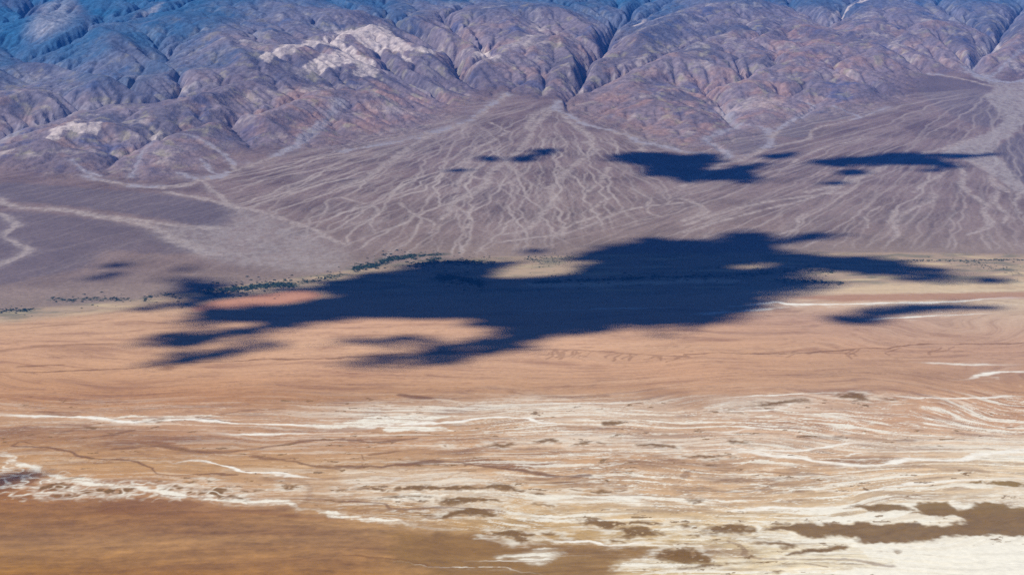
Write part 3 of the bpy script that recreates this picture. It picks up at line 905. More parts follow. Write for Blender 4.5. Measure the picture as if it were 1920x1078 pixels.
saltn = np.clip(veins * 0.45 + veins2 * 0.3 + thin * 0.8 + thin2 * 0.6 + sstep(0.08, 0.32, s4 + 0.3 * s3) * 0.8 + sstep(0.08, 0.35, s3) * 0.55, 0, 1) * sal
fr = fbm(X / 110, Y / 30, 4, 173, 0.65)
SALT *= 0.6 + 0.4 * sstep(-0.35, 0.1, fr)
SALTR = np.maximum(SALTR, SALTH * sstep(-0.2, 0.35, fr))
SALTM = np.clip(np.maximum(SALT, np.maximum(SALTR * (0.5 + 0.62 * sstep(-0.22, 0.2, s3 + 0.5 * s4)), saltn)), 0, 1)
SALTM = 0.35 * SALTM + 0.65 * sstep(0.10, 0.92, SALTM)
# cell crust broken by mud, inside the braided belt on the left
crust = Zm()
poly_mask(crust, Z(7, [(-100, 390), (100, 400), (200, 470), (450, 520), (700, 545), (1060, 555), (1400, 600), (1400, 660), (1000, 650), (700, 650), (400, 640), (0, 640), (-100, 480)]), 60)
cells = 1 - sstep(0.0, 0.26, np.abs(fbm(X / 62, Y / 75, 2, 103)))
SALTM = np.maximum(SALTM, RIM * 0.75 * sstep(-0.3, 0.3, fr + 0.5 * mi) * (Y < 7600))
SALTM = np.where(crust > 0.3, np.clip(np.maximum(SALTM, cells * (0.45 + 0.9 * sstep(-0.2, 0.3, fr)) * 0.75 * crust), 0, 1), SALTM)
MUD = MUD * (1 - np.clip(SALT * 0.7 + cells * crust * 0.9, 0, 1))
DARKS = np.clip(sstep(0.05, 0.4, -s1) * 0.40 + sstep(0.1, 0.4, -s2) * 0.28, 0, 1)
# specks of dark mud scattered through the salt
sp = sstep(0.30, 0.36, fbm(X / 80, Y / 42, 4, 107, 0.62)) * sstep(-0.05, 0.15, gn(X / 700, Y / 200, 108)) * (rv > 4) * (1 - ochre)

SALTC = lin((240, 233, 216), 6).astype(np.float32)
MUDC = lin((122, 95, 64), 6).astype(np.float32)
BRINE = lin((148, 122, 86), 5.5).astype(np.float32)


def mix(C, c, m):
    m = np.clip(m, 0, 1)[..., None]
    return C * (1 - m) + np.asarray(c, np.float32) * m


rgt = (sstep(4.5, 6, rv) * sstep(500, 1100, u1920) * (1 - ochre))[..., None]
near = sstep(3.0, 4.2, rv)[..., None]
C = PAN * (1 + (0.07 + 0.15 * near) * s3[..., None] * (1 - 0.15 * ochre[..., None])) * (1 + (0.24 + 0.2 * rgt) * s1[..., None] + (0.10 + 0.06 * near + 0.25 * rgt) * s2[..., None])
C = C * (1 - 0.55 * (DARKS * (1 - ochre * 0.4))[..., None] * np.array([0.8, 1, 1.1]))
oc = fbm(qx / 900, qy / 130, 4, 115)
C = C * (1 + ochre[..., None] * oc[..., None] * np.array([0.24, 0.27, 0.32]))
C = C * (1 + (ochre * (0.30 * fbm(X / 55, Y / 40, 4, 177, 0.7) + 0.30 * fbm(X / 260, Y / 110, 4, 179, 0.6)))[..., None])
C = mix(C, lin((120, 84, 60)), SOFTD * 0.75)
C = mix(C, lin((140, 108, 78), 5.5) * (1 + 0.5 * s2[..., None]), DB * 0.8)
C = mix(C, SALTC, SALTM * 0.95)
C = mix(C, lin((246, 239, 226), 6), SALT * 0.8)
C = mix(C, lin((112, 82, 66)), np.maximum(DARK * 0.9, 0.35 * thin * (1 - sal) * sstep(0, 2, rv) * (1 - ochre)))
C = mix(C, MUDC * (1 + 0.3 * mi[..., None]), np.maximum(MUD * 0.93, sp * 0.8))
mb = MUD * sstep(700, 1500, X) * sstep(5100, 5400, Y) * (Y < 6000)
C = mix(C, BRINE, mb * (0.45 + 0.5 * sstep(900, 1700, X)))
PANC = C

# ---- margin: olive silt with scrub between the pan and the fans
MARG = Zm()
poly_mask(MARG, [(-300, 630), (0, 605), (130, 590), (250, 575), (330, 562), (460, 553), (600, 545), (760, 548), (900, 552), (1200, 552), (1500, 538), (1700, 533), (1920, 530), (2200, 530),
                 (2200, 470), (1920, 468), (1500, 462), (1100, 470), (850, 478), (600, 508), (300, 550), (0, 575), (-300, 590)], 130, 1, False)
mn = fbm(X / 240, Y / 130, 4, 121)
margc = mix(np.broadcast_to(lin((172, 150, 134)), C.shape), lin((136, 128, 118)), sstep(-0.1, 0.35, mn))
margc = mix(margc, lin((224, 200, 160)), sstep(0.15, 0.45, fbm(X / 400, Y / 110, 3, 123)) * 0.5)
C = C * (1 - MARG[..., None]) + margc * MARG[..., None]
for pts, s, v in [(Z(6, [(820, 560), (1040, 525), (1300, 515), (1916, 520), (2100, 520), (2100, 545), (1500, 550), (1100, 570)]), 40, 0.9),
                  (Z(5, [(900, 430), (1000, 412), (1310, 402), (1330, 440), (1250, 465), (1050, 478), (870, 478)]), 70, 0.3),
                  (Z(6, [(1810, 420), (2000, 400), (2000, 500), (1850, 500), (1900, 460)]), 30, 0.8),
                  (Z(4, [(560, 660), (780, 640), (700, 655), (500, 690), (0, 720), (0, 735)]), 30, 0.5)]:
    m = Zm(); poly_mask(m, pts, s, v, True); C = mix(C, lin((208, 182, 152)), m * (0.35 + 0.6 * sstep(-0.3, 0.3, s2)))
m = Zm(); poly_mask(m, Z(4, [(1090, 650), (1230, 605), (1500, 570), (1700, 550), (1800, 575), (1740, 610), (1500, 640), (1250, 660), (1100, 670)]), 40, 0.8, False)
C = mix(C, lin((190, 132, 116)), m)
m = Zm(); poly_mask(m, Z(6, [(600, 590), (1000, 575), (1916, 560), (2100, 560), (2100, 590), (1300, 610), (900, 612)]), 40, 0.7, False)
C = mix(C, lin((164, 118, 104)), m)
m = Zm(); L(m, Z(5, [(1080, 520), (1400, 520), (1700, 512), (1916, 502), (2200, 500)]), 110, 0.8, 0.9, True)
C = mix(C, lin((226, 206, 180)), m)

BANDS = [  # label, group, line on the photo, half width px (x, y), how many, size m
    ("dark mesquite shrub in the sparse row along the far left edge of the pan", Z(4, [(-60, 675), (0, 670), (100, 665), (215, 658)]), 2.2, 70, (5, 13)),
    ("mesquite shrub in the short dark row at the left foot of the gravel fan", Z(4, [(290, 600), (400, 607), (480, 600), (600, 603), (730, 605)]), 2.5, 110, (5, 13)),
    ("mesquite shrub beside the left tip of the large cloud shadow", Z(4, [(810, 600), (870, 580), (940, 578), (1010, 595)]), 2.5, 60, (5, 13)),
    ("bright green mesquite in the thicket above the lit red mud", Z(4, [(1150, 560), (1250, 550), (1400, 538), (1560, 520), (1640, 525)]), 3.8, 420, (7, 17)),
    ("mesquite shrub in the speckled belt between thicket and pale silt", Z(4, [(1640, 525), (1700, 505), (1800, 490), (1916, 465)]), 3.0, 120, (5, 12)),
    ("bright green mesquite in the upper thicket at the fan foot", Z(5, [(75, 430), (200, 413), (240, 385), (330, 370), (410, 362)]), 3.0, 330, (7, 17)),
    ("mesquite shrub in the narrow green rows right of the upper thicket", Z(5, [(410, 362), (480, 355), (560, 348)]), 1.6, 70, (6, 13)),
    ("mesquite shrub on the pale silt below the upper thicket", Z(5, [(480, 382), (520, 378), (555, 370)]), 1.8, 60, (6, 13)),
    ("mesquite shrub along the upper rim of the large cloud shadow", Z(5, [(380, 415), (560, 392), (700, 395), (860, 398)]), 2.4, 240, (7, 16)),
    ("mesquite shrub in the dark thicket deep inside the cloud shadow", Z(5, [(540, 485), (640, 482), (720, 500), (790, 520)]), 3.4, 260, (7, 17)),
    ("mesquite shrub scattered over the sunny gap in the cloud shadow", Z(5, [(1030, 370), (1100, 385), (1200, 390), (1320, 360)]), 6.0, 150, (4, 9)),
    ("mesquite shrub in the long row crossing the shaded flat", Z(5, [(1080, 510), (1300, 495), (1500, 492), (1800, 480), (1916, 478)]), 2.2, 230, (6, 14)),
    ("mesquite shrub in the rows at the right end of the shadow", Z(6, [(0, 478), (200, 472), (400, 462), (560, 445), (700, 440), (860, 448)]), 3.2, 190, (6, 14)),
    ("mesquite shrub beside the lower streaks of pale silt on the right", Z(6, [(520, 492), (640, 495), (760, 505), (900, 512)]), 2.5, 110, (6, 13)),
    ("mesquite shrub in the thin line at the right foot of the fans", Z(6, [(1240, 388), (1400, 386), (1600, 386), (1750, 382), (1880, 381), (1960, 384)]), 1.4, 120, (5, 11)),
    ("mesquite shrub dotting the pale silt at the right edge", Z(6, [(1600, 400), (1750, 430), (1850, 440), (1900, 470)]), 4.5, 60, (4, 8)),
]
GRN = Zm()
for b_ in BANDS:
    L(GRN, b_[1], 85 if 'thicket' in b_[0] else 42, 0.85 if 'thicket' in b_[0] else 0.6, 0.9, True)
GRN *= sstep(-0.25, 0.15, fbm(X / 70, Y / 60, 3, 195, 0.6))
C = mix(C, np.array([0.05, 0.085, 0.05]), GRN * 0.8)
# ---- the fans: varnished gravel with paler fresh washes
g1 = fbm(X / 500, Y / 500, 4, 151); g2 = fbm(X / 40, Y / 55, 3, 153)
FC = mix(np.broadcast_to(albedo((124, 110, 123), km=12).astype(np.float32), C.shape), albedo((102, 92, 110), km=12), sstep(-0.25, 0.35, g1))
FC = FC * (1 + 0.16 * g2[..., None])
FC = FC * (1 - 0.26 * sstep(0.05, 0.45, STR * fade)[..., None])
old = Zm()
poly_mask(old, Z(4, [(-100, 110), (150, 110), (500, 150), (820, 200), (1000, 290), (1190, 330), (900, 350), (600, 330), (500, 420), (250, 470), (-100, 520), (-100, 300)]), 60, 0.8)
poly_mask(old, Z(4, [(-100, 20), (150, 60), (500, 90), (1000, 170), (1240, 190), (1310, 95), (1100, 45), (900, 10), (500, -20), (0, -50)]), 60, 0.9)
poly_mask(old, Z(3, [(1750, 830), (1916, 740), (2100, 700), (2100, 1100), (1916, 1030), (1830, 940)]), 25, 1)
poly_mask(old, Z(3, [(1280, 410), (1500, 440), (1740, 490), (1690, 540), (1740, 590), (1780, 660), (1700, 720), (1500, 640), (1350, 540)]), 40, 0.7)
poly_mask(old, Z(3, [(520, 760), (640, 680), (740, 600), (950, 655), (740, 700), (680, 770)]), 20, 0.8)
poly_mask(old, Z(3, [(320, 700), (460, 730), (470, 800), (400, 860), (280, 860), (210, 800), (310, 740)]), 20, 0.8)
FC = mix(FC, albedo((98, 96, 118), km=12), old * 0.8)
FC = FC * (1 + 0.14 * fbm(X / 90, Y / 130, 4, 201, 0.65))[..., None]
apron = 0.55 * (1 - sstep(0, 900, D + 250 * g1)) + 0.45 * (1 - sstep(500, 4200, D + 600 * g1)) * (1 - old)
FC = mix(FC, albedo((146, 133, 134), km=12), apron * 0.65)
WP = np.clip(np.maximum(WASH * (0.75 + 0.35 * g2), RUN), 0, 1)
FC = mix(FC, albedo((172, 161, 164), km=12), WP * 0.95)
FC = mix(FC, albedo((160, 153, 160), km=12), BIG * (0.75 + 0.4 * fbm(X / 70, Y / 120, 3, 155)))
fan = sstep(-60, 60, D + 60 * g1)
C = C * (1 - fan[..., None]) + FC * fan[..., None]
C = mix(C, np.array([0.06, 0.085, 0.05]), GRN * 0.85 * (fan > 0.3))

# ---- the mountains
m1 = fbm(X / 1100, Y / 1100, 4, 161); m2 = fbm(X / 260, Y / 300, 4, 163); m3 = fbm(X / 60, Y / 60, 3, 165)
MC = mix(np.broadcast_to(albedo((121, 117, 143), km=16).astype(np.float32), C.shape), albedo((98, 100, 130), km=16), sstep(-0.15, 0.35, m1 + 0.3 * m2))
MC = mix(MC, albedo((148, 127, 138), km=16), sstep(-0.05, 0.4, m2 - 0.3 * m1) * 0.6 * (1 - sstep(1800, 5000, FD)))
MC = mix(MC, albedo((126, 114, 134), km=14), 0.45 * (1 - sstep(0, 1300, FD)))
MC = mix(MC, albedo((164, 156, 166), km=16), sstep(0.08, 0.45, fbm(X / 380, Y / 380, 5, 167, 0.65)) * 0.75)
MC = mix(MC, albedo((78, 92, 138), km=16), sstep(0.1, 0.45, fbm(X / 480, Y / 480, 5, 169, 0.65)) * 0.75)
MC = MC * (1 + 0.46 * m3[..., None])
MC = mix(MC, albedo((150, 150, 172), km=16), sstep(2.7, 4.0, LAv) * 0.55 * (1 - sstep(500, 3500, FD) * 0.6))
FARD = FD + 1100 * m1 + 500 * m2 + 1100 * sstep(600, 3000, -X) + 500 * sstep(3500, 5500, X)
FARHAZE = sstep(2200, 6800, FARD)  # blue distance haze painted into the colour of the far rock
MC = mix(MC, albedo((36, 98, 150), km=19) * (1 + 0.5 * m3[..., None]), 0.9 * FARHAZE)
DK = Zm()  # dark rock patches; those at top left also paint in distance haze
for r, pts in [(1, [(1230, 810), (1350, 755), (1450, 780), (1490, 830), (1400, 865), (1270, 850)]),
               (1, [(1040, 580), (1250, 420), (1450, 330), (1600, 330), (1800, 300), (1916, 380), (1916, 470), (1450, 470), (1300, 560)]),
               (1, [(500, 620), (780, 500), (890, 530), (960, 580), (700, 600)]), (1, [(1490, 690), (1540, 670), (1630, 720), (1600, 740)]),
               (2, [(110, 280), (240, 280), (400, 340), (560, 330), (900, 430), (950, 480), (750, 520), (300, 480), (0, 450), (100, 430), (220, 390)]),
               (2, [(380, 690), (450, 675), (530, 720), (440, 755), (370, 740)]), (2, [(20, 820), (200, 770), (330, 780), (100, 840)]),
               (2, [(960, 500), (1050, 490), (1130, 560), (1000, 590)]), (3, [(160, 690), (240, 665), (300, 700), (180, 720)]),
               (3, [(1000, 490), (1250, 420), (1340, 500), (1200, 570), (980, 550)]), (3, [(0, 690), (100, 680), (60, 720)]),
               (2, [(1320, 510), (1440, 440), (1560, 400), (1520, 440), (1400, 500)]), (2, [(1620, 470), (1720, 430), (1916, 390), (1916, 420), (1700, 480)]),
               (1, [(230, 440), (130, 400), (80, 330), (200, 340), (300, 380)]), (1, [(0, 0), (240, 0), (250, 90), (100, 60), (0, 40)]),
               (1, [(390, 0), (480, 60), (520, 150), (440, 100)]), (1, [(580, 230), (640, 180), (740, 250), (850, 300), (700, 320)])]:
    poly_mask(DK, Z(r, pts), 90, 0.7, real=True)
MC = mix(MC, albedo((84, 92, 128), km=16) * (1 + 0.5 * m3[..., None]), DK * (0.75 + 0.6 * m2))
RED = Zm()
for r_, pts in [(2, [(1230, 600), (1420, 560), (1600, 480), (1916, 470), (1916, 850), (1680, 780), (1500, 730), (1350, 690)]), (3, [(0, 440), (300, 430), (560, 460), (700, 600), (500, 700), (460, 760), (280, 860), (0, 860)]),
                (1, [(1450, 640), (1600, 540), (1916, 480), (1916, 760), (1600, 800), (1400, 700)]), (2, [(0, 480), (400, 500), (700, 590), (600, 700), (300, 780), (0, 790)]), (3, [(430, 250), (640, 130), (900, 250), (1000, 380), (700, 420)])]:
    poly_mask(RED, Z(r_, pts), 260, 1.0, real=True)
MC = mix(MC, albedo((144, 122, 136), km=15) * (1 + 0.45 * m3[..., None]), RED * (0.10 + 0.6 * sstep(-0.2, 0.35, m2)))
MC = mix(MC, albedo((150, 146, 142), km=15), sstep(0.12, 0.45, fbm(X / 210, Y / 240, 4, 197, 0.6)) * 0.55 * (1 - FARHAZE))
PL = Zm()
for r, pts, s in [(1, [(1450, 330), (1560, 270), (1720, 230), (1850, 205), (1916, 165), (1930, 260), (1850, 265), (1760, 270), (1660, 290), (1580, 320), (1510, 360)], 12),
                  (1, [(1700, 385), (1760, 340), (1860, 310), (1930, 290), (1930, 350), (1850, 380), (1740, 412)], 12),
                  (2, [(-10, 180), (90, 165), (190, 145), (280, 180), (340, 230), (420, 270), (560, 320), (480, 300), (380, 290), (350, 310), (395, 340), (360, 345), (320, 290), (240, 280), (190, 295), (110, 250), (-10, 200)], 12),
                  (2, [(-10, 260), (80, 270), (100, 310), (200, 370), (210, 400), (150, 430), (60, 415), (100, 370), (-10, 350)], 12),
                  (2, [(740, 320), (790, 290), (870, 310), (900, 330), (800, 335)], 20), (2, [(900, 290), (960, 240), (1100, 200), (1170, 200), (1060, 240), (960, 280)], 40),
                  (1, [(260, 780), (330, 710), (420, 685), (480, 710), (570, 680), (560, 730), (470, 755), (380, 735), (300, 785)], 8),
                  (3, [(820, 115), (870, 70), (960, 20), (1000, 0), (1030, 10), (930, 60), (850, 110)], 15), (3, [(1735, 300), (1760, 250), (1785, 270)], 15),
                  (2, [(1640, 150), (1700, 110), (1690, 130)], 20), (1, [(860, 1040), (920, 1025), (900, 1045)], 10), (1, [(920, 520), (1000, 540), (1060, 540), (1020, 500)], 30),
                  (3, [(100, 620), (300, 560), (560, 560), (500, 600), (300, 640)], 60), (3, [(40, 390), (160, 340), (140, 370)], 30), (2, [(150, 600), (400, 620), (420, 650), (250, 640)], 50),
                  (1, [(250, 30), (400, 0), (400, 120), (300, 180), (160, 190)], 90), (1, [(740, 110), (900, 20), (880, 60)], 40)]:
    poly_mask(PL, Z(r, pts), s * 1.4, 1.0 if s < 30 else 0.4, real=True)
MC = mix(MC, albedo((196, 184, 190), km=16), PL * (0.72 + 0.7 * m3 + 0.25 * m2))
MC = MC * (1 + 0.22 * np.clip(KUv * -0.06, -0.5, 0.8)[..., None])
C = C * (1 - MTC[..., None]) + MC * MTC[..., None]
C = mix(C, albedo((146, 146, 168), km=15), np.maximum(WASH * 0.75, BIG * 0.9) * (MTC > 0.02))
GAIN = np.array([1.0, 1.0, 1.0])
C = np.clip(C, 0.01, 0.9).astype(np.float32)

# micro relief: washes a little sunk, salt ridges a little proud
HT += (-2.2 * np.maximum(WASH, RUN * 0.8) * fan * (1 - MT)) + 0.35 * SALTM * (D < 0)
HT += (fan * (1 - MT)) * (1.6 * g1 + 0.8 * g2)
WET = np.clip(MUD, 0, 1) * (D < 0)


# ------------------------------------------------------------------ materials
def mat_new(name):
    m = bpy.data.materials.new(name)
    m.use_nodes = True
    return m, m.node_tree, m.node_tree.nodes["Principled BSDF"]


def ground_material(name, scale, amount, bump, rough=0.95):
    m, t_, b = mat_new(name)
    nd = t_.nodes; lk = t_.links
    at_ = nd.new("ShaderNodeAttribute"); at_.attribute_name = "tint"
    tc = nd.new("ShaderNodeTexCoord")
    n1 = nd.new("ShaderNodeTexNoise"); n1.inputs["Scale"].default_value = scale; n1.inputs["Detail"].default_value = 5; n1.inputs["Roughness"].default_value = 0.65
    lk.new(tc.outputs["Object"], n1.inputs["Vector"])
    mr = nd.new("ShaderNodeMapRange")
    mr.inputs["From Min"].default_value = 0.25; mr.inputs["From Max"].default_value = 0.75
    mr.inputs["To Min"].default_value = 1 - amount; mr.inputs["To Max"].default_value = 1 + amount
    lk.new(n1.outputs["Fac"], mr.inputs["Value"])
    mx = nd.new("ShaderNodeVectorMath"); mx.operation = 'SCALE'
    lk.new(at_.outputs["Color"], mx.inputs[0]); lk.new(mr.outputs["Result"], mx.inputs["Scale"])
    lk.new(mx.outputs["Vector"], b.inputs["Base Color"])
    b.inputs["Roughness"].default_value = rough
    b.inputs["Specular IOR Level"].default_value = 0.15
    if bump:
        bp = nd.new("ShaderNodeBump"); bp.inputs["Strength"].default_value = 1.0; bp.inputs["Distance"].default_value = bump
        lk.new(n1.outputs["Fac"], bp.inputs["Height"]); lk.new(bp.outputs["Normal"], b.inputs["Normal"])
    return m


M_SALT = ground_material("salt_crust", 1 / 28, 0.12, 0.6)
M_MUD = ground_material("wet_mud", 1 / 60, 0.10, 0.0, 0.7)
M_FAN = ground_material("fan_gravel", 1 / 30, 0.22, 4.0)
M_ROCK = ground_material("mountain_rock", 1 / 55, 0.25, 14.0)


# ------------------------------------------------------------------ meshes
V = np.stack([X, Y, HT], -1).reshape(-1, 3).astype(np.float32)
CF = np.concatenate([C.reshape(-1, 3), np.ones((C.shape[0] * C.shape[1], 1), np.float32)], 1)
ii = (np.arange(NR - 1)[:, None] * NU + np.arange(NU - 1)[None, :])


def fmean(A_):
    return A_[:-1, :-1]


f_mount = fmean(FD) > 0
f_fan = (~f_mount) & (fmean(D) > 0)
f_mud = (~f_mount) & (~f_fan) & (fmean(WET) > 0.5)
f_pan = (~f_mount) & (~f_fan) & (~f_mud)


def sheet(name, fm, mat):
    q0 = ii[fm].ravel()
    Q = np.stack([q0, q0 + 1, q0 + 1 + NU, q0 + NU], 1)
    used = np.zeros(len(V), bool); used[Q.ravel()] = True
    rem = np.cumsum(used) - 1
    Q = rem[Q]
    v = V[used]
    me = bpy.data.meshes.new(name)
    me.vertices.add(len(v)); me.vertices.foreach_set("co", v.ravel())
    me.loops.add(Q.size); me.loops.foreach_set("vertex_index", Q.ravel().astype(np.int32))
    me.polygons.add(len(Q))
    me.polygons.foreach_set("loop_start", np.arange(0, Q.size, 4, dtype=np.int32))
    me.polygons.foreach_set("use_smooth", np.ones(len(Q), bool))
    me.update(calc_edges=True)
    at_ = me.attributes.new("tint", 'FLOAT_COLOR', 'POINT')
    at_.data.foreach_set("color", CF[used].ravel())
    me.materials.append(mat)
    o = bpy.data.objects.new(name, me)
    sc.collection.objects.link(o)
    o["kind"] = "structure"
    return o


sheet("salt_flat", f_pan, M_SALT)
sheet("mud", f_mud, M_MUD)
sheet("alluvial_fan", f_fan, M_FAN)
sheet("mountains", f_mount, M_ROCK)

# plain desert ground all round, out to the horizon
m, t_, b = mat_new("desert_ground")
n1 = t_.nodes.new("ShaderNodeTexNoise"); n1.inputs["Scale"].default_value = 0.002; n1.inputs["Detail"].default_value = 8
tc = t_.nodes.new("ShaderNodeTexCoord"); t_.links.new(tc.outputs["Object"], n1.inputs["Vector"])
cr = t_.nodes.new("ShaderNodeValToRGB")
cr.color_ramp.elements[0].color = (0.3, 0.2, 0.13, 1); cr.color_ramp.elements[1].color = (0.55, 0.42, 0.3, 1)
t_.links.new(n1.outputs["Fac"], cr.inputs[0]); t_.links.new(cr.outputs[0], b.inputs["Base Color"])
b.inputs["Roughness"].default_value = 0.95
me = bpy.data.meshes.new("ground")
S = 45000
me.from_pydata([(-S, -S, -14), (S, -S, -14), (S, S, -14), (-S, S, -14)], [], [(0, 1, 2, 3)])
me.materials.append(m)
o = bpy.data.objects.new("ground", me); sc.collection.objects.link(o); o["kind"] = "structure"

# ------------------------------------------------------------------ clouds unseen above the frame, shaped so their shadows fill the traced outlines
CLOUD_H = 8200.0
mc, t_, b = mat_new("cloud_white")
b.inputs["Base Color"].default_value = (0.45, 0.46, 0.5, 1); b.inputs["Roughness"].default_value = 1.0
b.inputs["Specular IOR Level"].default_value = 0


def ground_to_cloud(P):
    z = base(P[:, 0], P[:, 1])
    k = (CLOUD_H - z) / SV[2]
    return np.stack([P[:, 0] + SV[0] * k, P[:, 1] + SV[1] * k], 1)


def cloud(pts, holes=(), thin=0.0, rag=1.0, cs=22.0, seed=0, soft=()):
    P = ground_to_cloud(W(pts))
    P = spl(np.vstack([P, P[:1]]), 3)[:-1]
    x0, y0 = P.min(0) - 150; x1, y1 = P.max(0) + 150
    xs = np.arange(x0, x1, cs); ys = np.arange(y0, y1, cs)
    cx, cy = np.meshgrid(xs, ys)
    ax_ = cx + rag * 90 * fbm(cx / 260, cy / 200, 4, 201 + seed, 0.6); ay_ = cy + rag * 90 * fbm(cx / 260, cy / 200, 4, 203 + seed, 0.6)
    d = sdist(ax_, ay_, P)
    for h in holes:
        Q = ground_to_cloud(W(h)); Q = spl(np.vstack([Q, Q[:1]]), 3)[:-1]
        d = np.minimum(d, -sdist(ax_, ay_, Q))
    n = fbm(cx / 230, cy / 75, 4, 207 + seed, 0.65)
    dd = d + 250 * rag * n + 14
    for s in soft:                                   # threadbare parts that let sunlight through
        Q = ground_to_cloud(W(s)); ds = sdist(ax_, ay_, Q)
        dd = np.where(ds > -80, np.minimum(dd, 60 + 420 * (fbm(cx / 190, cy / 60, 3, 209 + seed, 0.6) + 0.04) + np.maximum(0, -ds)), dd)
    dd = dd - thin * 40
    on = dd > 0
    if on.sum() < 4:
        return
    top = CLOUD_H + 6 + np.sqrt(np.clip(dd, 0, 900)) * 8 * (1 + 0.6 * fbm(cx / 300, cy / 300, 4, 211)) * (on)
    bot = CLOUD_H - 2 - np.sqrt(np.clip(dd, 0, 400)) * 0.8
    ny, nx = cx.shape
    idx = np.arange(ny * nx).reshape(ny, nx)
    f = on[:-1, :-1]
    q = np.stack([idx[:-1, :-1][f], idx[:-1, 1:][f], idx[1:, 1:][f], idx[1:, :-1][f]], 1)
    n0 = ny * nx
    vt = np.stack([cx, cy, top], -1).reshape(-1, 3); vb = np.stack([cx, cy, bot], -1).reshape(-1, 3)
    faces = [q, q[:, ::-1] + n0]
    fp = np.pad(f, 1)
    for (a_, b_, sl) in ((0, 1, fp[:-2, 1:-1]), (1, 2, fp[1:-1, 2:]), (2, 3, fp[2:, 1:-1]), (3, 0, fp[1:-1, :-2])):
        e = f & ~sl
        em = e[f]
        A0 = q[em, a_]; B0 = q[em, b_]
        faces.append(np.stack([B0, A0, A0 + n0, B0 + n0], 1))
    Fq = np.concatenate(faces)
    vv = np.concatenate([vt, vb])
    used = np.zeros(len(vv), bool); used[Fq.ravel()] = True
    rem = np.cumsum(used) - 1
    Fq = rem[Fq]; vv = vv[used]
    me = bpy.data.meshes.new("cloud")
    me.vertices.add(len(vv)); me.vertices.foreach_set("co", vv.ravel().astype(np.float32))
    me.loops.add(Fq.size); me.loops.foreach_set("vertex_index", Fq.ravel().astype(np.int32))
    me.polygons.add(len(Fq)); me.polygons.foreach_set("loop_start", np.arange(0, Fq.size, 4, dtype=np.int32))
    me.update(calc_edges=True)
    me.materials.append(mc)
    o = bpy.data.objects.new("cloud", me); sc.collection.objects.link(o)
    o["kind"] = "structure"


MAIN = [(300, 533), (330, 524), (367, 520), (364, 528), (400, 527), (438, 533), (400, 541), (418, 549), (480, 549), (560, 543), (595, 527), (640, 524), (673, 517), (720, 509),
        (764, 497), (824, 489), (874, 490), (927, 492), (971, 489), (940, 504), (930, 519), (990, 519), (1057, 515), (1084, 507), (1078, 492), (1082, 478), (1118, 467), (1154, 460), (1141, 457),
        (1174, 452), (1221, 448), (1280, 450), (1340, 447), (1360, 438), (1400, 434), (1437, 440), (1457, 447), (1494, 440), (1574, 441), (1514, 449), (1467, 457), (1460, 469), (1494, 475),
        (1547, 479), (1624, 480), (1654, 487), (1694, 492), (1731, 502), (1764, 505), (1791, 514), (1776, 529), (1707, 526), (1647, 516), (1574, 511), (1514, 508), (1490, 514), (1530, 524), (1590, 532),
        (1540, 545), (1507, 550), (1457, 564), (1420, 580), (1393, 594), (1347, 605), (1280, 614), (1245, 630), (1208, 618), (1114, 620), (1074, 627), (1001, 639), (967, 656), (934, 662),
        (890, 676), (807, 686), (690, 689), (647, 682), (693, 667), (753, 654), (774, 643), (700, 645), (625, 648), (690, 636), (774, 631), (840, 643), (890, 640), (927, 624), (874, 607),
        (840, 598), (640, 597), (568, 610), (501, 622), (470, 632), (520, 646), (448, 661), (401, 676), (277, 684), (334, 667), (401, 654), (440, 640), (418, 634), (334, 651), (260, 648),
        (301, 631), (341, 619), (377, 617), (400, 622), (454, 609), (341, 606), (350, 600), (347, 591), (370, 583), (340, 577), (257, 584), (301, 572), (340, 562), (315, 548), (340, 538)]
cloud(MAIN, holes=[[(365, 577), (411, 560), (501, 550), (568, 545), (598, 553), (580, 564), (501, 572), (417, 579)], [(1360, 498), (1400, 496), (1440, 496), (1425, 500), (1385, 501)]],
      soft=[[(690, 640), (780, 640), (880, 648), (960, 655), (900, 690), (640, 692)], [(1190, 612), (1260, 612), (1260, 640), (1190, 640)], [(400, 660), (470, 640), (540, 645), (520, 670)], [(1500, 515), (1800, 510), (1800, 535), (1560, 545), (1450, 566), (1400, 590), (1440, 550)]])
